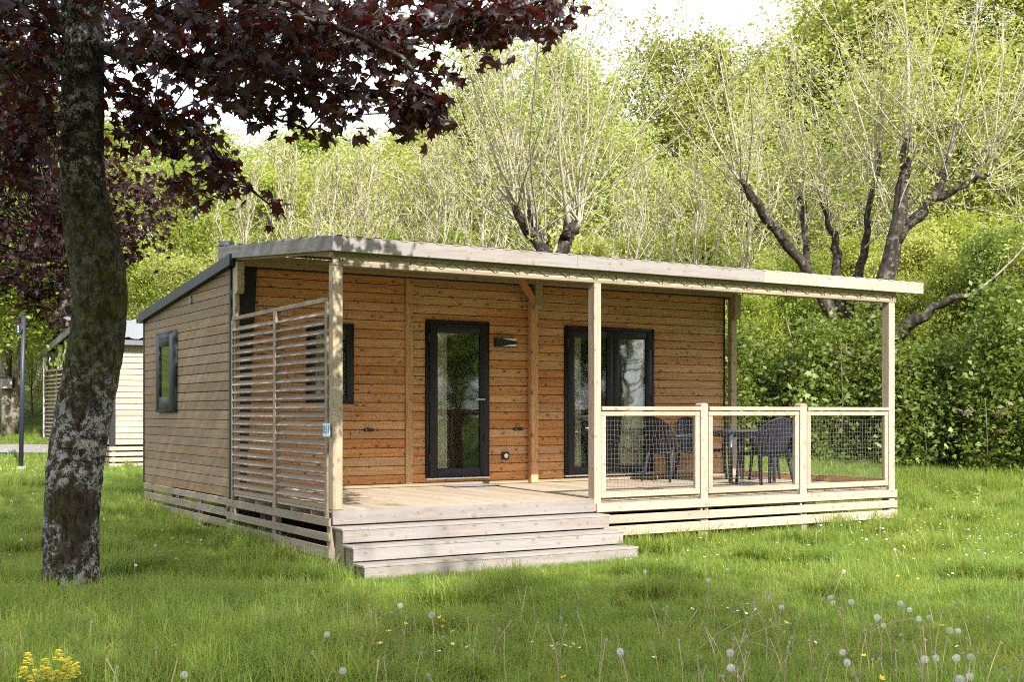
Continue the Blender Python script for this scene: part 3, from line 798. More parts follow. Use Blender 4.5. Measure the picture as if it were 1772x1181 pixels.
def make_chair():
    """moulded garden armchair, seat 0.44 m, facing +Y in its own frame"""
    t = thing('garden_chair', 'x', 'chair', (0, 0, 0))
    # seat: dished sheet with thickness
    n = 9; V = []
    for s in (0, 1):
        for j in range(n):
            for i in range(n):
                u = -1 + 2 * i / (n - 1); v = -1 + 2 * j / (n - 1)
                wd = 0.21 + 0.02 * v
                z = 0.435 - 0.022 * (1 - u * u) * (1 - 0.4 * v) + 0.012 * v - (0.02 if s else 0)
                V.append((u * wd, v * 0.215, z))
    Q = []
    for s in (0, 1):
        o_ = s * n * n
        for j in range(n - 1):
            for i in range(n - 1):
                f = (o_ + j * n + i, o_ + j * n + i + 1, o_ + (j + 1) * n + i + 1, o_ + (j + 1) * n + i)
                Q.append(f if s == 0 else f[::-1])
    for i in range(n - 1):
        for (p, q) in (((0, i), (0, i + 1)), ((n - 1, i + 1), (n - 1, i))):
            A_ = p[0] * n + p[1]; B_ = q[0] * n + q[1]; Q.append((A_, n * n + A_, n * n + B_, B_))
        for (p, q) in (((i + 1, 0), (i, 0)), ((i, n - 1), (i + 1, n - 1))):
            A_ = p[0] * n + p[1]; B_ = q[0] * n + q[1]; Q.append((A_, n * n + A_, n * n + B_, B_))
    put('seat', mesh_np('seat', V, [Q], smooth=False), M['chair'], t)
    # back: arched rim and horizontal slats, curved round the sitter
    def bp_(u, h):
        y = -0.20 - 0.17 * h / 0.46 + 0.085 * u * u
        return (u * (0.225 + 0.03 * math.sin(min(1, h / 0.46) * math.pi)), y, 0.42 + h)
    rim = [bp_(-1, 0.0), bp_(-1.02, 0.12), bp_(-1.05, 0.25)] + [bp_(-1.05 * math.cos(th_), 0.25 + 0.22 * math.sin(th_)) for th_ in np.linspace(0.12, math.pi - 0.12, 13)] + [bp_(1.05, 0.25), bp_(1.02, 0.12), bp_(1, 0.0)]
    a = Acc(); a.tube(rim, 0.017, 6)
    bk = put('backrest', a.mesh('backrest', M['chair'], True), None, t)
    a = Acc()
    for u in np.linspace(-0.84, 0.84, 9):
        topz = 0.25 + 0.21 * math.sqrt(max(0.0, 1 - (u / 1.05) ** 2))
        P0 = [np.array(bp_(u, h)) for h in np.linspace(0.0, topz, 7)]
        hw = 0.0245
        V = []
        for p in P0:
            for (dx, dy) in ((-hw, 0.005), (hw, 0.005), (hw, -0.005), (-hw, -0.005)): V.append(p + np.array((dx, dy, 0)))
        F = [(4 * i + j, 4 * i + (j + 1) % 4, 4 * (i + 1) + (j + 1) % 4, 4 * (i + 1) + j) for i in range(6) for j in range(4)]
        a.add(V, F)
    put('back_slat', a.mesh('back_slat', M['chair']), None, bk)
    for s in (-1, 1):
        a = Acc()
        pts = [bp_(s * 1.04, 0.20), (s * 0.285, -0.17, 0.635), (s * 0.30, 0.0, 0.64), (s * 0.295, 0.15, 0.632), (s * 0.28, 0.205, 0.60)]
        a.tube(pts, [0.018, 0.024, 0.027, 0.027, 0.02], 6)
        put('armrest', a.mesh('armrest', M['chair'], True), None, t)
        a = Acc()
        a.tube([(s * 0.28, 0.20, 0.61), (s * 0.255, 0.205, 0.44), (s * 0.262, 0.225, 0.22), (s * 0.275, 0.25, 0.0)], [0.022, 0.028, 0.024, 0.019], 6)
        put('leg', a.mesh('leg', M['chair'], True), None, t)
        a = Acc()
        a.tube([(s * 0.225, -0.19, 0.46), (s * 0.23, -0.215, 0.36), (s * 0.25, -0.25, 0.18), (s * 0.268, -0.29, 0.0)], [0.024, 0.03, 0.024, 0.019], 6)
        put('leg', a.mesh('leg', M['chair'], True), None, t)
    a = Acc()
    a.tube([(-0.20, 0.205, 0.405), (0.20, 0.205, 0.405)], 0.018, 6); a.tube([(-0.20, -0.205, 0.405), (0.20, -0.205, 0.405)], 0.018, 6)
    put('seat_apron', a.mesh('seat_apron', M['chair'], True), None, t)
    return t
chair0 = make_chair()
CH = [((6.62, 1.05), -6, 'dark blue plastic garden chair with its back to the railing net'),
      ((6.12, 2.42), -82, 'dark blue plastic garden chair beside the double doors, turned towards the table'),
      ((6.78, 2.55), 176, 'dark blue plastic garden chair on the far side of the table by the wall'),
      ((7.48, 1.75), 86, 'dark blue plastic garden chair at the table end nearest the hedge')]
kids = [o for o in SC.objects]
for i, ((x, y), rz, lab) in enumerate(CH):
    mx = Matrix.Translation((x, y, 0.611)) @ Matrix.Rotation(R(rz), 4, 'Z')
    c = copy_tree(chair0, mx, lab, None, 'garden chairs round the terrace table')
def drop_tree(o):
    for k in list(o.children): drop_tree(k)
    bpy.data.objects.remove(o)
drop_tree(chair0)
tb = thing('garden_table', 'dark blue plastic garden table on the terrace behind the middle net', 'table', (6.85, 1.8, 0.611))
boxpart('table_top', 6.30, 7.30, 1.40, 2.20, 1.300, 1.332, M['table'], tb, ch=0.012)
a = Acc(); a.box(6.38, 7.22, 1.48, 1.50, 1.24, 1.299); a.box(6.38, 7.22, 2.10, 2.12, 1.24, 1.299)
acc_part('table_apron', a, M['table'], tb)
for x in (6.40, 7.19):
    for y in (1.47, 2.12):
        a = Acc(); a.tube([(x, y, 0.611), (x, y, 1.299)], [0.028, 0.036], 8)
        acc_part('leg', a, M['table'], tb)

# ================================================================== VEGETATION
M['lush'] = leaf_mat('leaf_lush', (0.15, 0.195, 0.022), (0.31, 0.35, 0.06), (0.47, 0.54, 0.07), 0.45, clump=0.5)
M['spring'] = leaf_mat('leaf_spring', (0.25, 0.285, 0.055), (0.40, 0.42, 0.125), (0.52, 0.56, 0.13), 0.45, clump=0.6)
M['olive'] = leaf_mat('leaf_olive', (0.18, 0.20, 0.032), (0.30, 0.31, 0.07), (0.32, 0.34, 0.05), 0.4, clump=0.5)
M['hedge'] = leaf_mat('leaf_hedge', (0.060, 0.100, 0.013), (0.19, 0.245, 0.042), (0.25, 0.36, 0.04), 0.36, clump=1.3, c3=(0.24, 0.28, 0.07))
M['sapling'] = leaf_mat('leaf_sapling', (0.15, 0.22, 0.06), (0.24, 0.31, 0.10), (0.30, 0.42, 0.08), 0.35)
M['bronze'] = leaf_mat('leaf_bronze', (0.11, 0.10, 0.05), (0.19, 0.16, 0.09), (0.30, 0.18, 0.08), 0.3)
M['maple'] = leaf_mat('leaf_maple', (0.018, 0.010, 0.012), (0.045, 0.016, 0.016), (0.22, 0.028, 0.016), 0.22, rough=0.42, spec=0.45, c3=(0.075, 0.06, 0.03), clump=0.9)
M['maple2'] = leaf_mat('leaf_maple_red', (0.010, 0.005, 0.007), (0.036, 0.011, 0.014), (0.13, 0.016, 0.014), 0.16, rough=0.5, spec=0.2, clump=0.9)
M['grass'] = leaf_mat('grass_blade', (0.092, 0.160, 0.017), (0.29, 0.355, 0.062), (0.52, 0.61, 0.09), 0.42, rough=0.45, spec=0.35, c3=(0.26, 0.25, 0.11), clump=3, ground=True)
M['bark'] = bark_mat('bark_grey', (0.07, 0.055, 0.04), (0.20, 0.17, 0.13), 7, lichen=(0.34, 0.33, 0.28), lamt=0.5)
M['bark_pale'] = bark_mat('bark_pale', (0.25, 0.22, 0.155), (0.42, 0.38, 0.28), 9, bump=0.3)
M['bark_dark'] = bark_mat('bark_dark', (0.018, 0.014, 0.011), (0.055, 0.044, 0.034), 9, lichen=(0.28, 0.27, 0.23), lamt=0.3)

def wander(rng, p0, d0, L, n, wob, up=0.0):
    """polyline that starts at p0 heading d0"""
    p = np.array(p0, float); d = np.array(d0, float); d /= np.linalg.norm(d)
    out = [p.copy()]
    for _ in range(n):
        d = d + rng.normal(0, wob, 3) + np.array([0, 0, up]); d /= np.linalg.norm(d)
        p = p + d * L / n; out.append(p.copy())
    return np.array(out)
def at_(pl, t):
    k = t * (len(pl) - 1); i = min(int(k), len(pl) - 2); return pl[i] + (pl[i + 1] - pl[i]) * (k - i)

def gen_tree(seed, style):
    """10 m tall tree; returns (trunk mesh, crown mesh)"""
    rng = np.random.default_rng(seed)
    T = Acc(); Lf = Acc()
    cfg = dict(lush=dict(r=0.17, base=0.22, spread=3.3, prim=26, sec=7, clump=46, ls=0.145, cs=0.40, up=0.05, bark='bark'),
               spring=dict(r=0.12, base=0.16, spread=2.7, prim=36, sec=9, clump=10, ls=0.115, cs=0.32, up=0.17, bark='bark_pale'),
               olive=dict(r=0.16, base=0.2, spread=3.4, prim=28, sec=8, clump=32, ls=0.125, cs=0.42, up=0.04, bark='bark_dark'),
               twiggy=dict(r=0.10, base=0.12, spread=2.4, prim=30, sec=7, clump=3.2, ls=0.10, cs=0.22, up=0.30, bark='bark_pale'),
               bare=dict(r=0.11, base=0.3, spread=2.0, prim=24, sec=6, clump=2.5, ls=0.14, cs=0.25, up=0.12, bark='bark_dark'),
               bush=dict(r=0.10, base=0.03, spread=4.2, prim=34, sec=7, clump=52, ls=0.17, cs=0.50, up=0.12, bark='bark'))[style]
    H = 10.0
    tr = wander(rng, (0, 0, -0.4), (0, 0, 1), H * 0.90, 12, 0.06, 0.10)
    T.tube(tr, np.linspace(cfg['r'], 0.02, len(tr)), 7)
    C = []
    for i in range(cfg['prim']):
        t = cfg['base'] + (0.97 - cfg['base']) * (i + rng.uniform(0, 1)) / cfg['prim']
        p = at_(tr, t); az = i * 2.4 + rng.uniform(-.5, .5)
        el = R(12) + R(58) * t + rng.normal(0, 0.12)
        prof = math.sin(math.pi * min(1, 0.22 + 0.80 * (t - cfg['base']) / (1 - cfg['base']))) ** 0.8
        L = cfg['spread'] * (0.35 + 0.75 * prof) * rng.uniform(0.75, 1.15)
        pl = wander(rng, p, (math.cos(az) * math.cos(el), math.sin(az) * math.cos(el), math.sin(el)), L, 6, 0.13, cfg['up'])
        T.tube(pl, np.linspace(max(0.018, cfg['r'] * 0.42 * (1.1 - t)), 0.010, len(pl)), 4, False)
        for j in range(cfg['sec']):
            s = 0.25 + 0.75 * (j + rng.uniform(0, 1)) / cfg['sec']
            q = at_(pl, s); dr = pl[-1] - pl[0]; dr /= np.linalg.norm(dr)
            d = dr * 0.7 + rng.normal(0, 0.55, 3) + np.array([0, 0, 0.18 + cfg['up']])
            L2 = L * rng.uniform(0.22, 0.45)
            sp = wander(rng, q, d, L2, 3, 0.16, cfg['up'] * 0.6)
            T.tube(sp, np.linspace(0.018 if style in ('spring', 'twiggy') else 0.014, 0.007, 4), 3, False)
            for e in (0.55, 1.0):
                cpt = at_(sp, e); k = rng.poisson(cfg['clump'])
                if k: C.append(cpt + rng.normal(0, 1, (k, 3)) * np.array([1, 1, 0.5]) * cfg['cs'] * rng.uniform(0.6, 1.1))
    C = np.concatenate(C)
    Lf.leaves(C, rng, cfg['ls'], 0.62, 0.25)
    return T.mesh('trunk', M[cfg['bark']], True), Lf.mesh('crown')
TREES = {k: [gen_tree(s, k) for s in ss] for k, ss in dict(lush=(1, 2, 3), spring=(11, 12, 13), olive=(21, 22), bare=(31,), twiggy=(51, 52, 53), bush=(41, 42, 43)).items()}
_tc = {}
def tree(kind, px, D, topy, label, mat=None, group=None, width=1.0, cat='tree', name=None):
    p = gpt(px, D)
    H = max(1.0, EYE - (topy - HOR) / FPX * D - p.z)
    _tc[kind] = _tc.get(kind, 0) + 1
    tm_, cm_ = TREES[kind][_tc[kind] % len(TREES[kind])]
    s = H / 9.6
    t = thing(name or {'bush': 'bush'}.get(kind, 'tree'), label, cat, p, group)
    mx = Matrix.Translation(p) @ Matrix.Rotation(rnd.uniform(0, 6.28), 4, 'Z') @ Matrix.Diagonal((s * width, s * width, s, 1))
    put('trunk', tm_, None, t, mx)
    c = put('crown', cm_, M[mat or {'bare': 'spring', 'twiggy': 'spring', 'bush': 'lush'}.get(kind, kind)], t, mx)
    c['kind'] = 'stuff'
    return t

# --- wooded hillside: every tree a thing
FARG = 'trees of the wooded hillside'
far = [(-70, 60, 60, 'lush'), (45, 64, 170, 'lush'), (150, 60, 205, 'lush'), (262, 62, 215, 'spring'), (345, 60, 215, 'lush'), (425, 66, 225, 'spring'),
       (505, 62, 235, 'lush'), (580, 66, 235, 'spring'), (655, 62, 240, 'spring'), (728, 66, 230, 'lush'), (800, 62, 205, 'spring'), (875, 66, 190, 'lush'),
       (955, 62, 165, 'spring'), (1030, 66, 165, 'lush'), (1255, 62, 150, 'lush'), (1335, 66, 110, 'olive'), (1420, 62, 90, 'lush'),
       (1500, 58, -20, 'olive'), (1590, 62, -60, 'lush'), (1680, 58, -110, 'olive'), (1775, 62, -120, 'lush'), (1880, 58, -140, 'olive')]
words = {'lush': 'bright green broadleaf tree', 'spring': 'pale twiggy tree', 'olive': 'yellow-green tree with dark limbs', 'bare': 'thin half-bare tree'}
wh = ['at the far left edge', 'behind the red maple leaves', 'above the neighbouring cabin', 'left of the cabin roof', 'above the left end of the cabin roof',
      'above the low roof corner', 'above the canopy fascia', 'over the middle of the canopy', 'behind the middle pollard', 'under the gap of open sky', 'right of the open sky', 'behind the right pollard', 'at the right edge']
def where(px):
    return wh[0 if px < 0 else 1 if px < 110 else 2 if px < 230 else 3 if px < 380 else 4 if px < 480 else 5 if px < 600 else 6 if px < 720 else 7 if px < 850 else 8 if px < 1080 else 9 if px < 1290 else 10 if px < 1460 else 11 if px < 1700 else 12]
def uniq(labs):
    out = []
    for i, l in enumerate(labs):
        n = labs.count(l); j = labs[:i].count(l)
        out.append(l if n == 1 else l + ', ' + (['left one', 'right one'] if n == 2 else ['left one', 'middle one', 'right one'] if n == 3 else ['far left one', 'second from left', 'third from left', 'fourth from left', 'fifth from left'])[j])
    return out
for (px, D, ty, k), lab in zip(far, uniq([f"{words[k]} on the skyline {where(px)}" for (px, D, ty, k) in far])):
    tree(k, px, D, ty, lab, group=FARG, width=1.3 if k == 'spring' else 1.1)
tree('olive', 1150, 54, 66, 'tall rounded yellow-green tree standing against the sky left of the gap', group=FARG, width=0.95)
tree('olive', 1215, 56, 92, 'rounded yellow-green tree beside the tallest one at the open sky', group=FARG, width=0.8)
for (px_, D_, ty_, w_) in ((835, 38, 150, 1.2), (885, 39, 70, 1.1), (945, 37, 40, 1.1), (1005, 39, 55, 1.0)):
    tree('spring', px_, D_, ty_, 'tall slender pale spring tree ' + {835: 'left of the middle pollard', 885: 'just left of the middle pollard shoots', 945: 'straight behind the middle pollard', 1005: 'just right of the middle pollard shoots', 1060: 'between the middle pollard and the rounded skyline trees'}[px_], group=FARG, width=w_)
tree('bare', 1313, 46, 12, 'thin half-bare tree rising alone into the open sky', group=FARG, width=0.8)
tree('bare', 1395, 48, 40, 'thin half-bare tree right of the lone one in the sky', group=FARG, width=0.7)
mid = [(-40, 44, 250, 'lush'), (60, 40, 310, 'lush'), (170, 43, 290, 'lush'), (275, 40, 275, 'lush'), (365, 44, 290, 'spring'), (440, 42, 300, 'lush'),
       (510, 45, 280, 'spring'), (570, 48, 262, 'spring'), (625, 42, 300, 'spring'), (690, 46, 268, 'spring'), (750, 42, 290, 'spring'), (800, 47, 250, 'spring'), (855, 44, 240, 'spring'), (920, 47, 215, 'spring'), (1010, 44, 225, 'spring'), (1090, 42, 230, 'spring'),
       (1165, 44, 285, 'olive'), (1240, 41, 280, 'spring'), (1330, 43, 250, 'spring'), (1425, 40, 230, 'spring'), (1515, 43, 150, 'spring'), (1610, 40, 120, 'spring'), (1700, 43, 60, 'lush'), (1800, 40, 30, 'spring')]
for (px, D, ty, k), lab in zip(mid, uniq([f"{words[k]} on mid slope {where(px)}" for (px, D, ty, k) in mid])):
    tree(k, px, D, ty, lab, group='trees halfway up the slope', width=1.3 if k == 'spring' else 1.0)
near_b = [(-60, 34, 520), (55, 36, 500), (150, 33, 480), (245, 35, 450), (330, 33, 470), (415, 35, 440), (500, 34, 430), (590, 36, 420), (680, 34, 430),
          (770, 36, 425), (1030, 34, 440), (1120, 35, 430), (1210, 33, 430), (1300, 35, 450), (1390, 33, 470), (1480, 36, 440), (1570, 33, 430), (1660, 35, 400), (1760, 33, 420)]
blab = uniq([f"leafy bush at the wood's foot {where(px)}" for (px, D, ty) in near_b])
for i, (px, D, ty) in enumerate(near_b):
    tree('bush', px, D, ty, blab[i], mat=['lush', 'spring', 'lush'][i % 3], group='bushes at the foot of the wood', cat='bush', width=0.9)

tw_ = [(410, 31, 255), (478, 32, 215), (540, 30.5, 235), (600, 32, 205), (652, 31, 225), (712, 32.5, 200), (768, 31, 215), (828, 32, 165), (1075, 31, 235), (1140, 32, 265), (1205, 31, 215), (1268, 32, 150)]
wl_ = ["over the roof's low end", "left of the cabin's near corner", 'above the near roof corner', 'just right of the roof corner', "above the canopy's left part", 'above the single glass door', 'above the wall lamp', 'left of the middle pollard', 'right of the middle pollard', "above the double doors' right leaf", "above the cabin's right wall end", 'left of the many-limbed pollard']
for (px, D, ty), l_ in zip(tw_, wl_):
    tree('twiggy', px, D, ty, 'thin pale-stemmed tree with few leaves ' + l_, group='thin pale-stemmed trees behind the cabin')
# --- pollarded trees behind the cabin
def pollard(name, label, base, limbs, shoots, seed, Lsh=(3.0, 5.2), mat='spring', lean=0.0, leafn=7):
    """limbs: list of polylines [(px,py,D,r), ...]; long straight shoots spring from every limb end"""
    rng = np.random.default_rng(seed)
    t = thing(name, label, 'tree', base, 'pollarded trees behind the cabin')
    for k, lb in enumerate(limbs):
        pts = np.array([P(px, py, D) for (px, py, D, r) in lb]); rr = [r for (_, _, _, r) in lb]
        # densify and roughen
        f = np.linspace(0, 1, 14); dense = np.array([at_(pts, q) for q in f]); dense[1:-1] += rng.normal(0, 0.03, (12, 3))
        rad = np.interp(f, np.linspace(0, 1, len(rr)), rr) * (1 + rng.normal(0, 0.07, 14)); rad *= 0.70; rad[-1] *= 0.6
        a = Acc(); a.tube(dense, rad, 9)
        acc_part('trunk' if k == 0 else 'limb', a, M['bark_dark'], t, True)
    S = Acc(); C = []
    for lb in limbs:
        pts = np.array([P(px, py, D) for (px, py, D, r) in lb])
        out = pts[-1] - pts[-2]; out = out / np.linalg.norm(out)
        for q in range(shoots if pts[-1][2] - pts[0][2] > 1.5 or pts[-1][2] > 5.5 else 1):
            s = rng.uniform(0.5, 1.0) if q % 3 else 1.0
            p0 = at_(pts, s) + rng.normal(0, 0.05, 3)
            d = out * 0.55 + np.array([0, 0, 0.75]) + rng.normal(0, 0.55, 3)
            L = rng.uniform(*Lsh)
            L *= 0.6 if d[2] < 0.5 else 1.0
            pl = wander(rng, p0, d, L, 7, 0.07, 0.045)
            r0 = rng.uniform(0.010, 0.027)
            if q in (0, 3):      # the leader that carries the limb on
                p0 = pts[-1] - out * 0.08; r0 = lb[-1][3] * (0.42 if q == 0 else 0.3)
                pl = wander(rng, p0, out + np.array([0, 0, 0.5]) + rng.normal(0, 0.15, 3), L, 9, 0.06, 0.05)
            S.tube(pl, (np.linspace(1, 0, len(pl)) ** (1.0 if r0 < 0.03 else 1.8)) * (r0 - 0.006) + 0.006, 5 if r0 > 0.03 else 4, False)
            for e in np.linspace(0.2, 1.0, 11):
                c = at_(pl, e); k = rng.poisson(leafn * 1.3)
                tw = wander(rng, c, rng.normal(0, 1, 3) + np.array([0, 0, 0.5]), rng.uniform(0.25, 0.9), 2, 0.2)
                S.tube(tw, [0.007, 0.005, 0.004], 3, False)
                if k: C.append(tw[-1] + rng.normal(0, 0.085, (k, 3)))
    o = acc_part('shoot_growth', S, M['bark_pale'], t, True); o['kind'] = 'stuff'
    a = Acc(); a.leaves(np.concatenate(C), rng, 0.085, 0.5, 0.1)
    o = acc_part('crown', a, M[mat], t); o['kind'] = 'stuff'
    return t
pollard('pollard_tree', 'pollarded tree with pale upright shoots behind the middle of the canopy', gpt(955, 25),
        [[(955, 700, 25, 0.24), (952, 520, 25, 0.22), (946, 440, 25, 0.20), (905, 385, 24.6, 0.15), (888, 352, 24.4, 0.13)],
         [(948, 450, 25, 0.16), (930, 400, 25.3, 0.14), (918, 368, 25.4, 0.12)],
         [(955, 470, 25, 0.2), (980, 420, 25, 0.18), (985, 380, 24.8, 0.15)],
         [(978, 425, 25, 0.12), (1000, 390, 25.3, 0.10), (995, 370, 25.4, 0.10)]], 24, 5, (3.6, 6.6))
pollard('pollard_tree', 'pollarded tree with several dark leaning limbs left of the thick black trunk', gpt(1465, 27),
        [[(1470, 640, 27, 0.26), (1450, 560, 27, 0.24), (1405, 480, 27, 0.19), (1345, 405, 26.7, 0.16), (1302, 350, 26.4, 0.14), (1280, 310, 26.2, 0.12)],
         [(1412, 490, 27, 0.13), (1394, 430, 27.3, 0.11), (1390, 375, 27.4, 0.10), (1386, 335, 27.4, 0.09)],
         [(1455, 560, 27, 0.18), (1448, 450, 27.1, 0.15), (1440, 400, 27.1, 0.13), (1422, 345, 27.2, 0.10)],
         [(1462, 570, 27, 0.16), (1492, 470, 26.7, 0.13), (1503, 390, 26.6, 0.10), (1523, 262, 26.6, 0.08)]], 16, 8, (2.6, 4.6))
pollard('pollard_tree', 'pollarded tree with a thick black forked trunk above the right end of the canopy', gpt(1515, 25.5),
        [[(1505, 640, 25.5, 0.34), (1515, 560, 25.5, 0.31), (1535, 480, 25.5, 0.27), (1555, 390, 25.5, 0.22), (1564, 310, 25.6, 0.19), (1570, 240, 25.7, 0.15)],
         [(1550, 420, 25.5, 0.2), (1590, 370, 25.4, 0.17), (1622, 335, 25.3, 0.15), (1642, 270, 25.2, 0.11)],
         [(1500, 600, 25.5, 0.2), (1540, 590, 25.2, 0.22), (1575, 560, 25.0, 0.20), (1625, 530, 24.7, 0.12), (1700, 500, 24.3, 0.07)],
         [(1615, 345, 25.3, 0.12), (1670, 320, 25.0, 0.09), (1712, 300, 24.8, 0.06)]], 17, 12, (3.0, 5.4))

# --- twin-stemmed tree with a nest box, far left
t = thing('twin_tree', 'pale twin-stemmed tree with a small nest box at the far left', 'tree', gpt(22, 31))
a = Acc(); a.tube([P(16, 760, 31), P(12, 690, 31), P(10, 640, 31), P(14, 560, 31), P(6, 440, 31)], [0.2, 0.15, 0.14, 0.12, 0.08], 8); acc_part('trunk', a, M['bark'], t, True)
a = Acc(); a.tube([P(18, 755, 31), P(27, 700, 31), P(33, 640, 31), P(44, 560, 31), P(60, 430, 31)], [0.18, 0.14, 0.12, 0.10, 0.07], 8); acc_part('trunk', a, M['bark'], t, True)
rg = np.random.default_rng(77); C = []
for q in range(150):
    c = np.array(P(rg.uniform(-60, 130), rg.uniform(380, 600), 31 + rg.uniform(-2, 2))); C.append(c + rg.normal(0, 1, (100, 3)) * np.array([.5, .5, .25]))
a = Acc(); a.leaves(np.concatenate(C), rg, 0.11, 0.62, 0.25); o = acc_part('crown', a, M['lush'], t); o['kind'] = 'stuff'
nbp = P(11, 663, 30.75)
t = thing('nest_box', 'small grey nest box fixed to the left stem of the twin tree', 'nest box', nbp)
boxpart('box_body', nbp.x - .12, nbp.x + .12, nbp.y - .10, nbp.y + .10, nbp.z - .14, nbp.z + .12, M['concrete'], t)
boxpart('box_roof', nbp.x - .15, nbp.x + .15, nbp.y - .14, nbp.y + .12, nbp.z + .122, nbp.z + .15, M['roof'], t)

# --- hedge on the right
rg = np.random.default_rng(5)
hC = []
for k_ in range(2250):
    u = rg.uniform(0, 1.32); hv = rg.uniform(0, 1) ** 0.8
    px = 1150 + 760 * u; D = 26.5 - 6.0 * u + 0.5 * math.sin(u * 31) + 0.3 * math.sin(u * 67 + 1) + abs(rg.normal(0, 0.5)) + 0.9 * hv ** 2.5
    top = 2.5 + 0.5 * math.sin(u * 17 + .5) + 0.3 * math.sin(u * 43) + 0.4 * u
    p = P(px, HOR, D); p.z = gz(p.x, p.y) + 0.08 + hv * top
    hC.append(np.array(p) + rg.normal(0, 1, (34, 3)) * np.array([.22, .22, .13]) * rg.uniform(.6, 1.3))
hC = np.concatenate(hC)
hedge = thing('hedge', 'dense mixed green hedge along the lawn behind the terrace railing', 'hedge', gpt(1560, 23.5))
a = Acc(); a.leaves(hC, rg, 0.098, 0.66, 0.35); o = acc_part('foliage', a, M['hedge'], hedge); o['kind'] = 'stuff'
for k in range(26):
    px = 1165 + 28 * k; D = 28.3 - 6.0 * k / 26 + rnd.uniform(-.2, .4); p = gpt(px, D)
    a = Acc(); pl = wander(rg, (p.x, p.y, p.z - .1), (0, 0, 1), rnd.uniform(2.2, 3.2), 6, 0.13, .1)
    a.tube(pl, np.linspace(0.035, 0.012, 7), 5)
    acc_part('stem', a, M['bark'], hedge, True)
shr = [(1290, 27.5, 500), (1370, 28.5, 470), (1450, 29, 520), (1560, 28, 500), (1640, 27, 470), (1720, 26, 440), (1810, 25, 430)]
for i, (px, D, ty) in enumerate(shr):
    tree('bush', px, D, ty, 'tall leafy shrub behind the hedge ' + ['beside the right cabin corner', 'above the middle railing panel', 'under the pollard limbs', 'right of the last terrace post', 'below the low reaching limb', 'near the right picture edge', 'at the right picture edge'][i],
         mat=['lush', 'lush', 'hedge', 'lush', 'lush', 'hedge', 'lush'][i], group='shrubs behind the hedge', cat='shrub', width=0.8, name='shrub')

# --- lobed maple leaves
def lobed():
    pol = [(0, 1.0), (14, .62), (24, .56), (40, .93), (55, .52), (68, .46), (92, .66), (120, .34), (160, .24)]
    pts = [(r_ * math.cos(R(a_)), r_ * math.sin(R(a_))) for a_, r_ in pol] + [(-.16, 0)] + [(r_ * math.cos(R(a_)), -r_ * math.sin(R(a_))) for a_, r_ in pol[:0:-1]]
    V = [(0.0, 0.0, 0.03)] + [(x, y, -0.30 * x * x - 0.16 * abs(y) - 0.10 * y * y + 0.06 * math.sin(7 * x + 5 * y)) for x, y in pts]
    k = len(pts)
    F = [(0, 1 + i, 1 + (i + 1) % k) for i in range(k)]
    n0 = len(V); V += [(-.14, .012, 0), (-.14, -.012, 0), (-.75, 0.03, .16)]; F.append((n0, n0 + 1, n0 + 2))
    V = np.array(V); V[:, 0] += 0.16; V = V * 0.86
    return V, np.array(F)
LV, LF = lobed()
def lobed_frames(C, rng, size, droop=0.55, outw=None):
    n = len(C)
    d = rng.normal(size=(n, 3)) * np.array([1, 1, 0.5]); d[:, 2] -= droop
    if outw is not None: d += outw
    d /= np.linalg.norm(d, axis=1, keepdims=True)
    u = rng.normal(size=(n, 3)) * 0.7; u[:, 2] += 0.9
    sd = np.cross(u, d); sd /= np.maximum(np.linalg.norm(sd, axis=1, keepdims=True), 1e-6)
    nn = np.cross(d, sd)
    s = size * rng.uniform(0.6, 1.25, size=(n, 1))
    return d, sd, nn, s
def lobed_mass(C, rng, size, droop=0.55):
    d, sd, nn, s = lobed_frames(C, rng, size, droop)
    V = C[:, None, :] + s[:, None] * (LV[None, :, 0:1] * d[:, None] + LV[None, :, 1:2] * sd[:, None] + LV[None, :, 2:3] * nn[:, None])
    F = LF[None] + (np.arange(len(C)) * len(LV))[:, None, None]
    a = Acc(); a.add(V.reshape(-1, 3), None, F.reshape(-1, 3)); return a
def sapling(px, py, D, w, h, n, mat, label, seed):
    rg = np.random.default_rng(seed); g0 = gpt(px, D + 1.0)
    t = thing('sapling', label, 'sapling', g0)
    top = P(px, py, D)
    a = Acc(); a.tube([tuple(g0), tuple((g0 + top) / 2 + Vector((.05, 0, 0))), tuple(top)], [0.014, 0.01, 0.005], 5); acc_part('stem', a, M['bark'], t, True)
    for k in range(n):
        c = top + RV * rg.normal(0, w) + FV * rg.normal(-0.1, 0.15) + Vector((0, 0, rg.normal(-h * .5, h * .5)))
        d, sd, nn, s = lobed_frames(np.array([c]), rg, 0.125, 0.6)
        mx = Matrix((d[0], sd[0], nn[0])).transposed().to_4x4() @ Matrix.Scale(float(s[0][0]), 4); mx.translation = c
        put('leaf', LEAFME, M[mat], t, mx)
LEAFME = mesh_np('leaf', LV, [LF])
sapling(1395, 665, 22.3, 0.42, 0.55, 46, 'sapling', 'pale green maple sapling in the hedge above the right railing post', 3)
sapling(1600, 735, 21.0, 0.40, 0.5, 40, 'sapling', 'green maple sapling low in the hedge right of the end post', 4)
sapling(1705, 690, 20.2, 0.35, 0.3, 8, 'bronze', 'bronze-leaved maple shoots in the hedge near the right picture edge', 6)
sapling(1455, 590, 23.2, 0.5, 0.5, 12, 'bronze', 'bronze-leaved maple shoots in the hedge under the canopy end', 7)

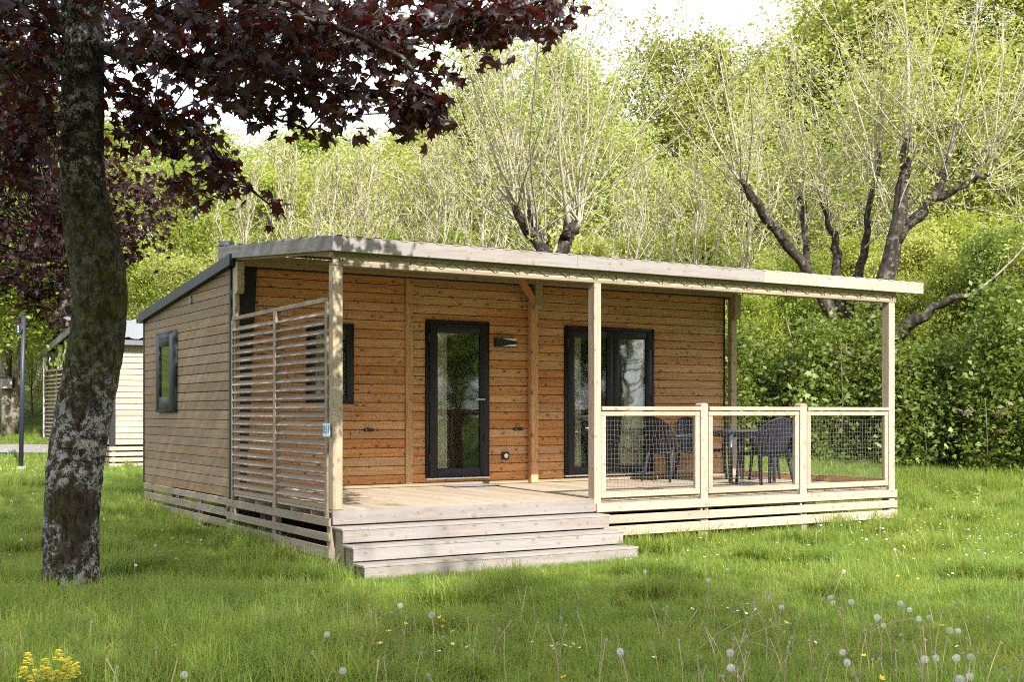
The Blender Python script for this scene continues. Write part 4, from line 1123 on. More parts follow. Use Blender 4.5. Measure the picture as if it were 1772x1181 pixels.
# ================================================================== RED MAPLE IN FRONT
m, nt, b = new_mat('maple_bark', 0.92, 0.08)
tc = N(nt, 'ShaderNodeTexCoord'); geo = N(nt, 'ShaderNodeNewGeometry')
mp = N(nt, 'ShaderNodeMapping'); mp.inputs['Scale'].default_value = (1, 1, 0.4); nt.links.new(tc.outputs['Object'], mp.inputs[0])
n1 = N(nt, 'ShaderNodeTexNoise', Scale=22.0, Detail=8.0, Roughness=0.75); nt.links.new(mp.outputs[0], n1.inputs['Vector'])
n2 = N(nt, 'ShaderNodeTexNoise', Scale=13.0, Detail=12.0, Roughness=0.85); nt.links.new(tc.outputs['Object'], n2.inputs['Vector'])
n3 = N(nt, 'ShaderNodeTexNoise', Scale=1.7, Detail=4.0); nt.links.new(tc.outputs['Object'], n3.inputs['Vector'])
n4 = N(nt, 'ShaderNodeTexNoise', Scale=3.0, Detail=6.0, Roughness=0.7); nt.links.new(tc.outputs['Object'], n4.inputs['Vector'])
sx = N(nt, 'ShaderNodeSeparateXYZ'); nt.links.new(geo.outputs['Position'], sx.inputs[0])
col = mixc(nt, mapr(nt, n1.outputs[0], 0.36, 0.66), (0.016, 0.012, 0.010), (0.070, 0.054, 0.043))
z_ = sx.outputs[2]
moss_z = math_(nt, 'MULTIPLY', mapr(nt, z_, 1.5, 2.1), math_(nt, 'SUBTRACT', 1.0, mapr(nt, z_, 3.3, 3.7)))
moss = math_(nt, 'MULTIPLY', math_(nt, 'MAXIMUM', moss_z, math_(nt, 'MULTIPLY', mapr(nt, sx.outputs[0], -2.45, -2.75), 0.75)), mapr(nt, n4.outputs[0], 0.33, 0.52))
col = mixc(nt, moss, col, mixc(nt, mapr(nt, n1.outputs[0], 0.4, 0.6), (0.016, 0.017, 0.004), (0.066, 0.060, 0.012)))
li = math_(nt, 'MULTIPLY', mapr(nt, n2.outputs[0], 0.49, 0.52), mapr(nt, n3.outputs[0], 0.37, 0.50))
li = math_(nt, 'MULTIPLY', li, math_(nt, 'SUBTRACT', 1.0, math_(nt, 'MULTIPLY', moss_z, 0.85)))
col = mixc(nt, li, col, mixc(nt, mapr(nt, n1.outputs[0], 0.3, 0.7), (0.24, 0.225, 0.21), (0.40, 0.385, 0.365)))
nt.links.new(col, b.inputs['Base Color'])
hgt = math_(nt, 'ADD', n1.outputs[0], math_(nt, 'MULTIPLY', li, 0.5))
bp = N(nt, 'ShaderNodeBump', Strength=0.9, Distance=0.035); nt.links.new(hgt, bp.inputs['Height']); nt.links.new(bp.outputs[0], b.inputs['Normal'])
M['maple_bark'] = m

DM = 10.24
maple = thing('red_maple', 'dark red-leaved maple with a mossy, lichen-spotted trunk in the left foreground', 'tree', P(122, 1040, DM))
tl = [(1100, 60, 192), (1060, 66, 182), (1035, 71, 176), (1000, 75, 172), (900, 76, 170), (800, 84, 181), (700, 98, 196), (640, 109, 206), (560, 125, 219), (500, 127, 220), (430, 113, 212), (350, 106, 190), (300, 107, 181), (200, 107, 178), (100, 108, 180), (0, 104, 178), (-120, 100, 165), (-300, 106, 160), (-500, 112, 150)]
ys = np.array([q[0] for q in tl], float)[::-1]; le = np.array([q[1] for q in tl], float)[::-1]; ri = np.array([q[2] for q in tl], float)[::-1]
yy = np.linspace(1100, -500, 120)
cxp = np.interp(yy, ys, (le + ri) / 2); hw = np.interp(yy, ys, (ri - le) / 2) / FPX * DM * 0.965
ker = np.ones(7) / 7
cxp = np.convolve(np.pad(cxp, 3, 'edge'), ker, 'valid'); hw = np.convolve(np.pad(hw, 3, 'edge'), ker, 'valid')
nseg = 36; V = []
for i in range(len(yy)):
    c = P(cxp[i], yy[i], DM)
    for j in range(nseg):
        th_ = 2 * math.pi * j / nseg
        k = 1 + 0.035 * math.sin(3 * th_ + yy[i] * 0.012) + 0.025 * math.sin(7 * th_ - yy[i] * 0.03) + 0.018 * math.sin(13 * th_ + yy[i] * 0.09) + rnd.gauss(0, 0.010)
        if yy[i] > 960: k *= 1 + 0.10 * (yy[i] - 960) / 100 * max(0, math.sin(5 * th_ + 1))
        V.append(c + (RV * math.cos(th_) + FV * math.sin(th_)) * hw[i] * k)
ii, jj = np.meshgrid(np.arange(len(yy) - 1), np.arange(nseg)); j2 = (jj + 1) % nseg
q = np.stack([ii * nseg + jj, ii * nseg + j2, (ii + 1) * nseg + j2, (ii + 1) * nseg + jj], axis=-1).reshape(-1, 4)
o = P(122, 1040, DM)
put('trunk', mesh_np('trunk', np.array([tuple(v - o) for v in V]), [q], smooth=True), M['maple_bark'], maple, Matrix.Translation(o))

def limb(pts, r0, r1, nm='branch', n=16, rough=0.02):
    a = Acc(); pp = np.array([P(*p) for p in pts]); f = np.linspace(0, 1, n)
    # smooth spline through the points
    dense = np.array([at_(pp, q) for q in f])
    for _ in range(2): dense[1:-1] = 0.25 * dense[:-2] + 0.5 * dense[1:-1] + 0.25 * dense[2:]
    dense[1:-1] += np.random.default_rng(int(abs(pts[0][0]) + abs(pts[-1][1]))).normal(0, rough, (n - 2, 3))
    a.tube(dense, np.linspace(r0, r1, n), 7)
    acc_part(nm, a, M['maple_bark'], maple, True)
    return dense
limbs = [limb([(150, 70, 10.2), (230, 92, 10.0), (330, 112, 9.8), (430, 108, 9.6), (545, 80, 9.3), (700, 58, 9.0), (880, 20, 8.7), (985, -10, 8.6)], 0.055, 0.010),
         limb([(160, -60, 10.2), (300, -20, 9.6), (480, 10, 9.0), (640, 70, 8.6), (760, 130, 8.4)], 0.05, 0.008),
         limb([(430, 108, 9.6), (500, 130, 9.4), (600, 165, 9.2), (700, 185, 9.1), (770, 205, 9.0)], 0.018, 0.006),
         limb([(175, 130, 10.2), (240, 180, 10.4), (310, 215, 10.5), (380, 270, 10.5), (440, 330, 10.5), (478, 372, 10.5)], 0.03, 0.005),
         limb([(240, 180, 10.4), (275, 225, 10.6), (300, 290, 10.7), (320, 340, 10.7)], 0.014, 0.004),
         limb([(330, 112, 9.8), (420, 170, 9.5), (500, 210, 9.4), (590, 235, 9.3)], 0.02, 0.005),
         limb([(120, 120, 10.2), (80, 90, 9.8), (30, 110, 9.4), (-60, 140, 9.0)], 0.04, 0.01),
         limb([(130, -40, 10.2), (60, -20, 9.4), (-20, 20, 8.8), (-120, 40, 8.2)], 0.05, 0.012),
         limb([(112, 105, 10.1), (106, 60, 10.0), (112, 0, 9.95), (120, -60, 9.9)], 0.018, 0.014),
         limb([(112, 105, 10.05), (108, 150, 10.0), (104, 200, 9.95), (98, 260, 9.9)], 0.012, 0.006),
         limb([(60, 150, 9.8), (40, 230, 9.8), (10, 300, 9.7), (-40, 330, 9.6)], 0.014, 0.005),
         limb([(150, -200, 10.2), (420, -160, 9.4), (700, -120, 8.6), (900, -60, 8.2)], 0.05, 0.01),
         limb([(150, -250, 10.2), (100, -240, 8.6), (60, -200, 7.4)], 0.05, 0.012),
         limb([(150, -280, 10.2), (260, -300, 11.6), (330, -330, 13.0)], 0.05, 0.012),
         limb([(140, -180, 10.3), (40, -160, 11.6), (-60, -140, 12.8)], 0.05, 0.012)]
allp = np.concatenate(limbs)
rg = np.random.default_rng(9)
# outline areas of the spray, measured on the photograph: (polygon in px, number of twigs, depth range)
AREAS = [([(180, 0), (990, -30), (985, 30), (930, 55), (860, 100), (780, 70), (640, 60), (420, 70), (180, 60)], 96, (8.5, 10.2)),
         ([(380, 70), (640, 60), (790, 80), (800, 120), (775, 170), (785, 215), (700, 222), (655, 215), (610, 240), (560, 235), (480, 215), (400, 190), (360, 120)], 70, (8.8, 10.0)),
         ([(180, 60), (380, 70), (400, 190), (330, 200), (250, 170), (180, 170)], 16, (9.6, 10.8)),
         ([(180, 140), (330, 190), (400, 260), (470, 330), (480, 375), (420, 370), (370, 340), (300, 330), (280, 280), (190, 240)], 34, (10.0, 11.0)),
         ([(-60, -30), (110, -30), (105, 130), (100, 300), (30, 330), (-60, 330)], 60, (9.2, 10.6)),
         ([(-200, -60), (60, -60), (40, 40), (-200, 100)], 20, (8.0, 9.4))]
def inpoly(p, poly):
    x, y = p; r_ = False; n = len(poly)
    for i in range(n):
        x0, y0 = poly[i]; x1, y1 = poly[(i + 1) % n]
        if (y0 > y) != (y1 > y) and x < (x1 - x0) * (y - y0) / (y1 - y0) + x0: r_ = not r_
    return r_
LC = []; TW = Acc()
for poly, n, (d0, d1) in AREAS:
    bx0, bx1 = min(p[0] for p in poly), max(p[0] for p in poly); by0, by1 = min(p[1] for p in poly), max(p[1] for p in poly)
    k = 0
    while k < n:
        q = (rg.uniform(bx0, bx1), rg.uniform(by0, by1))
        if not inpoly(q, poly): continue
        k += 1
        tip = np.array(P(q[0], q[1], rg.uniform(d0, d1)))
        dist = np.linalg.norm((allp - tip) * np.array([1, 1, 1.0]), axis=1)
        root = allp[np.argmin(dist + rg.uniform(0, 0.5, len(dist)))]
        midp = (root + tip) / 2 + np.array([0, 0, 0.10]) + rg.normal(0, 0.04, 3)
        f = np.linspace(0, 1, 6)[:, None]
        pl = (1 - f) ** 2 * root + 2 * f * (1 - f) * midp + f ** 2 * tip
        TW.tube(pl, np.linspace(0.008, 0.003, 6), 4, False)
        ln = np.linalg.norm(tip - root); nl = int(12 + 6 * min(ln, 1.5))
        for _ in range(nl):
            e = 1 - rg.uniform(0, min(1, 0.75 / max(ln, 0.05))) ** 1.4
            c = at_(pl, max(0, e)) + rg.normal(0, 0.075, 3) + np.array([0, 0, -0.04])
            LC.append(c)
LC = np.array(LC)
def shows(c):
    D = depth(c[0], c[1]); px = CXP + FPX * side(c[0], c[1]) / D; py = HOR - FPX * (c[2] - EYE) / D
    return not (92 < px < 186 and -20 < py < 700 and D < DM + 0.1) or rg.uniform() < 0.10
LC = np.array([c for c in LC if shows(c)])
# crown above and around the frame
CC = []
cen = np.array(P(140, -330, 10.2))
while len(CC) < 520:
    v = rg.normal(0, 1, 3); v /= np.linalg.norm(v); v *= rg.uniform(0.35, 1.0) ** 0.5
    p = cen + v * np.array([4.0, 3.9, 2.0])
    if p[2] > 4.75 + 0.12 * np.linalg.norm(p[:2] - cen[:2]) or depth(p[0], p[1]) < 4.0: CC.append(p)
k = 0
while k < 170:      # the side of the crown that reaches over the viewpoint
    p = np.array([rg.uniform(-6.5, -1.6), rg.uniform(-8.0, -2.0), rg.uniform(4.2, 6.6)])
    D = max(depth(p[0], p[1]), 0.3)
    if p[2] < EYE + (HOR + 90) / FPX * D + 0.35: continue
    CC.append(p); k += 1
CC = np.array(CC)
LC2 = np.concatenate([c + rg.normal(0, 1, (14, 3)) * np.array([.30, .30, .14]) for c in CC])
for c in CC[::3]:
    r_ = allp[np.argmin(np.linalg.norm(allp - c, axis=1))]
    TW.tube([r_, (r_ + c) / 2 + rg.normal(0, .08, 3), c], [0.012, 0.008, 0.004], 3, False)
o = acc_part('twig_mass', TW, M['bark_dark'], maple, True); o['kind'] = 'stuff'
# the largest leaves one by one, the rest as one mass
inframe = []
for i, c in enumerate(LC):
    D = depth(c[0], c[1]); px = CXP + FPX * side(c[0], c[1]) / D; py = HOR - FPX * (c[2] - EYE) / D
    inframe.append(0 < px < 1772 and 0 < py < 1181)
inframe = np.array(inframe)
d, sd, nn, s = lobed_frames(LC, rg, 0.098, 0.6)
size_px = np.where(inframe, s[:, 0] / np.array([depth(c[0], c[1]) for c in LC]), 0)
big = np.argsort(-size_px)[:300]
for i in big:
    mx = Matrix((d[i], sd[i], nn[i])).transposed().to_4x4() @ Matrix.Scale(float(s[i][0]), 4); mx.translation = Vector(LC[i])
    put('leaf', LEAFME, M['maple'], maple, mx)
rest = np.setdiff1d(np.arange(len(LC)), big)
V = LC[rest][:, None, :] + s[rest][:, None] * (LV[None, :, 0:1] * d[rest][:, None] + LV[None, :, 1:2] * sd[rest][:, None] + LV[None, :, 2:3] * nn[rest][:, None])
a = Acc(); a.add(V.reshape(-1, 3), None, (LF[None] + (np.arange(len(rest)) * len(LV))[:, None, None]).reshape(-1, 3))
V2 = lobed_mass(LC2, rg, 0.125, 0.4)
a.add(np.concatenate(V2.v), None, np.concatenate(V2.t))
o = acc_part('foliage', a, M['maple'], maple); o['kind'] = 'stuff'

# --- second red maple further back on the left
b2 = gpt(120, 29.0)
m2 = thing('red_maple', 'smaller wine-red maple standing behind the neighbouring cabin and the mossy trunk', 'tree', b2)
a = Acc(); a.tube([tuple(b2 + Vector((0, 0, -.1))), tuple(P(122, 600, 29.0)), tuple(P(110, 480, 29.0)), tuple(P(60, 330, 29.0)), tuple(P(40, 150, 29.0))], [0.22, 0.18, 0.16, 0.10, 0.04], 8); acc_part('trunk', a, M['bark_dark'], m2, True)
C = []; B2 = Acc()
for q in range(520):
    while True:
        px, py = rg.uniform(-160, 285), rg.uniform(60, 560)
        # crown outline: broad on the left, tapering lobe on the right
        if px < 115 and py < 545 - 0.35 * abs(px - 60) - 40 * math.sin(px * .05): break
        if px >= 115 and 250 + 0.35 * (px - 115) < py < 490 - 0.9 * max(0, px - 190) - 10: break
    c = np.array(P(px, py, 29.0 + rg.uniform(-1.6, 1.6)))
    C.append(c + rg.normal(0, 1, (20, 3)) * np.array([.31, .31, .18]))
    r0 = np.array(P(90, 430, 29.0)) + rg.normal(0, .3, 3)
    if q % 4 == 0: B2.tube([r0, (r0 + c) / 2 + np.array([0, 0, .12]), c], [0.018, 0.012, 0.005], 3, False)
a = lobed_mass(np.concatenate(C), rg, 0.145, 0.4); o = acc_part('crown', a, M['maple2'], m2); o['kind'] = 'stuff'
o = acc_part('branch_work', B2, M['bark_dark'], m2); o['kind'] = 'stuff'

# --- trees of the wood that stands behind the photographer and shades the foreground
def shade_tree(x, y, H, wd, label):
    s = H / 9.6; p = Vector((x, y, gz(x, y)))
    t = thing('tree', label, 'tree', p, 'trees behind the viewpoint')
    mx = Matrix.Translation(p) @ Matrix.Rotation(x, 4, 'Z') @ Matrix.Diagonal((s * wd, s * wd, s, 1))
    tm_, cm_ = TREES['lush'][int(abs(x)) % 3]
    put('trunk', tm_, None, t, mx); c = put('crown', cm_, M['lush'], t, mx); c['kind'] = 'stuff'
for (x_, y_, h_, w_, l_) in ((-5.6, -18.0, 17.5, 0.60, 'tall broadleaf tree on the shaded lawn edge, straight behind the viewpoint'),
                             (-10.6, -17.5, 14.0, 0.62, 'broadleaf tree left of the tall one behind the viewpoint'),
                             (-0.5, -17.4, 11.3, 0.66, 'broadleaf tree at the right end of the shading row behind the viewpoint'),
                             (-3.2, -19.0, 12.4, 0.62, 'broadleaf tree just right of the tall one behind the viewpoint'),
                             (-8.0, -20.0, 15.0, 0.62, 'broadleaf tree just left of the tall one behind the viewpoint'),
                             (-15.0, -17.0, 13.0, 0.7, 'broadleaf tree at the left end of the shading row behind the viewpoint'),
                             (5.0, -25.0, 12.6, 0.8, 'broadleaf tree set back at the right of the shading row'),
                             (11.5, -26.0, 13.0, 0.85, 'broadleaf tree set far back at the right of the shading row')):
    shade_tree(x_, y_, h_, w_, l_)
for q_, (x_, y_, h_) in enumerate(((18, -31, 13), (24.5, -33, 14), (31, -31, 13), (38, -28, 13), (26, -40, 16), (14, -38, 15))):
    shade_tree(x_, y_, h_, 1.0, ['leafy tree', 'broad leafy tree', 'tall leafy tree', 'rounded leafy tree', 'taller leafy tree', 'dense leafy tree'][q_] + ' of the wood edge mirrored in the glass doors')
for q_, x_ in enumerate((9.5, 15, 21, 27, 33)):
    p_ = Vector((x_, -29.5 + q_ % 2, gz(x_, -29.5))); t = thing('bush', 'low leafy bush under the wood edge mirrored in the glass doors', 'bush', p_, 'bushes behind the viewpoint')
    mx = Matrix.Translation(p_) @ Matrix.Rotation(x_, 4, 'Z') @ Matrix.Scale(0.5, 4)
    put('trunk', TREES['bush'][q_ % 3][0], None, t, mx); put('crown', TREES['bush'][q_ % 3][1], M['lush'], t, mx)['kind'] = 'stuff'

# ================================================================== NEIGHBOURING CABIN, PATH, POLE
DB = 24.5
C0 = P(193, HOR, DB); bx_, by_ = C0.x, C0.y; bz = gz(bx_, by_) - 0.02
nb_ = thing('cabin', 'neighbouring pale timber cabin half hidden behind the mossy trunk', 'cabin', (bx_ + 2, by_ + 2, bz))
def bb(name, x0, x1, y0, y1, z0, z1, mat, parent=None, ch=0.003): return boxpart(name, bx_ + x0, bx_ + x1, by_ + y0, by_ + y1, bz + z0, bz + z1, mat, parent or nb_, ch)
bb('wall_core', 0.03, 6.5, 0.02, 3.98, 0.45, 2.52, M['darkcore'])
for r_ in range(18):
    z = 0.47 + 0.118 * r_
    bb('cladding_board', 0.075, 6.5, -0.012, 0.012, z, z + 0.110, M['clad_pale'], ch=0.006)
    bb('side_board', -0.002, 0.022, 0.08, 3.98, z, z + 0.110, M['clad_pale'], ch=0.006)
post('corner_trim', bx_ - 0.035, bx_ + 0.07, by_ - 0.035, by_ + 0.07, bz + 0.44, bz + 2.55, M['dark'], nb_)
for k, (z0, z1) in enumerate(((0.355, 0.435), (0.245, 0.325), (0.13, 0.215), (0.01, 0.10))):
    bb('skirting_board', -0.05, 6.4, -0.055, -0.03, z0, z1, M['clad_pale'])
    bb('skirting_board', -0.058, -0.03, -0.03, 7.0, z0, z1, M['skirt'])
for x in (0.0, 0.9, 2.2): post('short_post', bx_ + x, bx_ + x + .07, by_ - .028, by_ + .04, bz - .1, bz + .43, M['skirt'], nb_)
post('fence_post', bx_ + 1.06, bx_ + 1.14, by_ - .15, by_ - .07, bz - .1, bz + 1.22, M['timber'], nb_)
# corrugated roof rising away from us, gutter, canopy beyond
V = []
for j in range(2):
    for i in range(66):
        x = -0.12 + 0.102 * i; y = -0.15 + 4.3 * j
        V.append((bx_ + x, by_ + y, bz + 2.60 + 0.16 * (y + 0.15) + (0.04 if i % 3 == 1 else 0.0)))
put('roof_sheet', mesh_np('roof_sheet', V, [[(i, i + 1, 66 + i + 1, 66 + i) for i in range(65)]]), plain_mat('pale_roof_sheet', (0.20, 0.21, 0.23), 0.4, noise=0.1), nb_)
bb('gutter', -0.12, 6.5, -0.22, -0.14, 2.47, 2.57, plain_mat('grey_gutter', (0.12, 0.12, 0.14), 0.4))
bb('eave_board', -0.1, 6.5, -0.13, -0.02, 2.50, 2.53, M['white'])
for x in (0.55, 1.05): disc('roof_bolt', (bx_ + x, by_ - 0.02, bz + 2.645), (0, 0, 1), 0.05, 0.03, M['white'], nb_, 8)
board('canopy_fascia', (bx_ - 0.05, by_ + 7.4, bz + 2.55), (bx_ - 0.05, by_ + 3.4, bz + 3.02), 0.15, 0.04, M['grey'], nb_)
board('roof_verge', (bx_ - 0.10, by_ + 3.5, bz + 3.13), (bx_ - 0.10, by_ - 0.15, bz + 2.56), 0.13, 0.05, M['dark'], nb_)
bb('canopy_sheet', -0.03, 6.5, 4.2, 7.3, 2.95, 2.98, M['roof'])
post('canopy_post', bx_ - 0.02, bx_ + 0.08, by_ + 7.0, by_ + 7.1, bz + 0.0, bz + 2.5, M['white'], nb_)
bsc = bb('louvre_screen', 0.0, 0.06, 4.05, 6.98, 2.12, 2.17, M['louvre'])
for y in (4.02, 5.5, 6.94): post('stile', bx_ - 0.005, bx_ + 0.06, by_ + y, by_ + y + 0.06, bz + 0.44, bz + 2.115, M['louvre'], bsc)
for (y0, y1) in ((4.085, 5.495), (5.565, 6.935)):
    for k in range(17):
        z = bz + 0.50 + 0.095 * k
        board('louvre_slat', (bx_ + 0.02, by_ + y1, z), (bx_ + 0.02, by_ + y0, z), 0.088, 0.018, M['louvre'], bsc, up=(0.8, 0, 0.6))
V = []
for j in range(8):
    for i in range(20):
        V.append((bx_ + 0.03 + 0.03 * math.sin(i * 0.9 + j * .4) + 0.02 * math.sin(j * 1.7), by_ + 4.1 + 2.85 * i / 19, bz + 2.18 + (0.72 - 0.32 * i / 19) * j / 7))
put('clear_sheet', mesh_np('clear_sheet', V, [[(j * 20 + i, j * 20 + i + 1, (j + 1) * 20 + i + 1, (j + 1) * 20 + i) for j in range(7) for i in range(19)]], smooth=True), M['film'], nb_)
bb('terrace_deck', 0.06, 6.4, 4.0, 7.0, 0.40, 0.44, M['deck'])

# path
pv = []; nps = 60
for i in range(nps):
    px = -420 + (560 + 420) * i / (nps - 1)
    for D in (27.0 + 0.0006 * px, 28.6 + 0.0006 * px):
        p = gpt(px, D); pv.append((p.x, p.y, p.z + 0.03))
path = put('path', mesh_np('path', pv, [[(2 * i, 2 * i + 2, 2 * i + 3, 2 * i + 1) for i in range(nps - 1)]]), plain_mat('gravel_path', (0.19, 0.18, 0.175), 0.95, noise=0.25, nscale=40, bump=0.5))
tag(path, 'grey gravel path crossing the grass at the far left', 'path', kind='structure')

# pole
pb = gpt(36, 24.2)
pole = thing('pole', 'slim dark blue steel pole with a small black plaque standing in the grass', 'pole', pb)
ptop = P(41, 545, 24.2)
a = Acc(); a.tube([tuple(pb + Vector((0, 0, -.1))), tuple((pb + ptop) / 2), tuple(ptop)], [0.045, 0.042, 0.036], 10); acc_part('shaft', a, M['pole'], pole, True)
disc('pole_cap', ptop + Vector((0, 0, .015)), (0, 0, 1), 0.05, 0.03, M['black'], pole, 10)
pp_ = P(33, 570, 24.2)
disc('plaque', pp_, -FV + RV * -0.8, 0.12, 0.03, M['black'], pole, 16)
for dz in (-0.05, 0.0, 0.05): disc('plaque_dot', pp_ + Vector((-.02, -.03, dz)), -FV + RV * -0.8, 0.018, 0.012, M['white'], pole, 8)
boxpart('plaque_arm', min(pp_.x, ptop.x), max(pp_.x, ptop.x) , pp_.y - 0.0, pp_.y + 0.02, pp_.z - .01, pp_.z + .01, M['black'], pole, ch=0)
disc('pole_foot', pb + Vector((0, 0, 0.03)), (0, 0, 1), 0.10, 0.06, M['concrete'], pole, 12)

# ================================================================== GRASS
def tuft(seed, nbl, h0, h1, rad, wd, lean):
    rg = np.random.default_rng(seed); V = []; Q = []; Tt = []
    for k in range(nbl):
        r_ = rad * math.sqrt(rg.uniform()); th_ = rg.uniform(0, 6.283)
        b0 = np.array([r_ * math.cos(th_), r_ * math.sin(th_), -0.02])
        az = rg.uniform(0, 6.283); h = rg.uniform(h0, h1); ln = abs(rg.normal(0, lean)) * h
        dv = np.array([math.cos(az), math.sin(az), 0]); wv = np.array([-math.sin(az + rg.normal(0, .6)), math.cos(az), 0]) * wd * rg.uniform(.7, 1.3)
        p1 = b0 + dv * ln * 0.25 + np.array([0, 0, h * 0.55]); p2 = b0 + dv * ln + np.array([0, 0, h - 0.25 * ln])
        n0 = len(V); V += [b0 - wv * .5, b0 + wv * .5, p1 + wv * .45, p1 - wv * .45, p2]
        Q.append((n0, n0 + 1, n0 + 2, n0 + 3)); Tt.append((n0 + 3, n0 + 2, n0 + 4))
    return mesh_np('tuft', V, [Q, Tt], [M['grass']])
tcol = bpy.data.collections.new('tufts')
specs = [(32, .05, .115, .10, .0055, .6)] * 4 + [(34, .08, .18, .11, .0060, .65)] * 3 + [(44, .16, .33, .10, .0070, .7)] * 3
for i, sp_ in enumerate(specs):
    to = bpy.data.objects.new('tuft_%02d' % i, tuft(100 + i, *sp_)); tcol.objects.link(to)
# broad-leaved weeds between the blades
def weed(seed):
    rg = np.random.default_rng(seed); V = []; Q = []
    for k in range(9):
        az = k * 0.75 + rg.uniform(-.3, .3); L = rg.uniform(.05, .11); z = rg.uniform(.04, .11); dv = np.array([math.cos(az), math.sin(az), 0]); sv = np.array([-dv[1], dv[0], 0]) * L * .28
        n0 = len(V); V += [np.array([0, 0, .0]), dv * L * .55 + sv + [0, 0, z], dv * L + [0, 0, z * .85], dv * L * .55 - sv + [0, 0, z]]; Q.append((n0, n0 + 1, n0 + 2, n0 + 3))
    return mesh_np('weed', V, [Q], [M['grass']])
for i in range(2):
    to = bpy.data.objects.new('tuft_%02d' % (len(specs) + i), weed(300 + i)); tcol.objects.link(to)

rg = np.random.default_rng(21)
pts = []; idx = []; scl = []; rot = []
def vnoise(x, y): return math.sin(x * 1.7 + 2 * math.sin(y * .9)) * .5 + math.sin(y * 2.3 + 1.5 * math.sin(x * 1.3 + 1)) * .5
def scatter(n, D0, D1, w0, w1, fn):
    """n points spread evenly over the strip of lawn between two distances"""
    for _ in range(n):
        D = math.sqrt(rg.uniform(D0 * D0, D1 * D1)); S = rg.uniform(w0, w1) * D
        x = CAM.x + FV.x * D + RV.x * S; y = CAM.y + FV.y * D + RV.y * S
        if 0.12 < x < 7.8 and 0.25 < y < 7.0: continue
        if -0.01 < x < 3.15 and -0.72 < y < 0.3: continue
        if bx_ < x < bx_ + 6.4 and by_ < y < by_ + 7: continue
        r = fn(x, y, D)
        if r is None: continue
        k, s = r
        if 26.9 < D < 28.7 and S / D * FPX + CXP < 545: continue
        pts.append((x, y, gz(x, y))); idx.append(k); scl.append(s); rot.append((rg.normal(0, .12), rg.normal(0, .12), rg.uniform(0, 6.283)))
TB = P(122, 1040, DM)
def lawn(x, y, D):
    v = vnoise(x, y); px = side(x, y) / D * FPX + CXP
    near_cabin = (x < 0 and y > -0.6 and x > -1.2)
    long_ = 0.0
    if px < 620 and D < 9.6: long_ = 0.55 + 0.4 * v
    dt = math.hypot(x - TB.x, y - TB.y)
    if dt < 0.9: return (int(rg.integers(4)), rg.uniform(.6, 1.0)) if rg.uniform() < 0.85 else (7 + int(rg.integers(3)), rg.uniform(.4, .7))
    if -0.3 < x < 3.5 and -1.5 < y < -0.6: return (int(rg.integers(4)), rg.uniform(.5, .9))
    if px > 850 and D < 10: return (int(rg.integers(7)), rg.uniform(.6, 1.15)) if rg.uniform() < 0.9 else (7 + int(rg.integers(3)), rg.uniform(.4, .75))
    if -0.35 < x < 0 and -0.2 < y < 7.2: long_ = max(long_, 0.22)
    if 3.2 < x < 8.2 and -0.5 < y < 0.0: long_ = max(long_, 0.05)
    if D > 19.5 and px > 1250: long_ = max(long_, min(0.9, (D - 19.5) / 2.0))
    if D < 8.4: long_ = max(long_, 0.18 + 0.25 * v)
    if vnoise(x * 1.9 + 5, y * 1.9 + 2) > 0.45: long_ = max(long_, 0.30)
    u = rg.uniform()
    if u < -1 and D < 12: return (10 + int(rg.integers(2)), rg.uniform(.8, 1.5))
    if rg.uniform() < long_: return (7 + int(rg.integers(3)), rg.uniform(.7, 1.2) * (1.1 if D < 9.5 and px < 650 else 0.8 if D < 9.5 else 1.0))
    if rg.uniform() < 0.33 + 0.33 * v: return (4 + int(rg.integers(3)), rg.uniform(.7, 1.15))
    return (int(rg.integers(4)), rg.uniform(.6, 1.35) * (1 + 0.25 * v))
scatter(13000, 6.2, 9.5, -.62, .65, lawn)
scatter(20500, 9.5, 14.0, -.62, .65, lawn)
scatter(20500, 14.0, 22.0, -.60, .65, lawn)
scatter(12000, 22.0, 33.0, -.55, .65, lawn)
scatter(4500, 3.0, 6.2, -.9, .9, lawn)
gm = bpy.data.meshes.new('grass'); gm.vertices.add(len(pts)); gm.vertices.foreach_set('co', np.array(pts, dtype=np.float32).ravel())
for nm, ty, key, arr in (('idx', 'INT', 'value', np.array(idx, dtype=np.int32)), ('scl', 'FLOAT', 'value', np.array(scl, dtype=np.float32)), ('rot', 'FLOAT_VECTOR', 'vector', np.array(rot, dtype=np.float32).ravel())):
    at = gm.attributes.new(nm, ty, 'POINT'); at.data.foreach_set(key, arr)
gm.update()
gn = bpy.data.node_groups.new('grass_scatter', 'GeometryNodeTree')
gn.interface.new_socket('Geometry', in_out='INPUT', socket_type='NodeSocketGeometry'); gn.interface.new_socket('Geometry', in_out='OUTPUT', socket_type='NodeSocketGeometry')
gi = gn.nodes.new('NodeGroupInput'); go = gn.nodes.new('NodeGroupOutput')
iop = gn.nodes.new('GeometryNodeInstanceOnPoints'); ci = gn.nodes.new('GeometryNodeCollectionInfo')
ci.inputs['Collection'].default_value = tcol; ci.inputs['Separate Children'].default_value = True; ci.inputs['Reset Children'].default_value = True
def nattr(nm, ty):
    n = gn.nodes.new('GeometryNodeInputNamedAttribute'); n.data_type = ty; n.inputs['Name'].default_value = nm; return n.outputs['Attribute']
gn.links.new(gi.outputs[0], iop.inputs['Points']); gn.links.new(ci.outputs[0], iop.inputs['Instance'])
iop.inputs['Pick Instance'].default_value = True
gn.links.new(nattr('idx', 'INT'), iop.inputs['Instance Index'])
gn.links.new(nattr('rot', 'FLOAT_VECTOR'), iop.inputs['Rotation']); gn.links.new(nattr('scl', 'FLOAT'), iop.inputs['Scale'])
gn.links.new(iop.outputs[0], go.inputs[0])
grass = put('grass', gm, None)
md = grass.modifiers.new('scatter', 'NODES'); md.node_group = gn
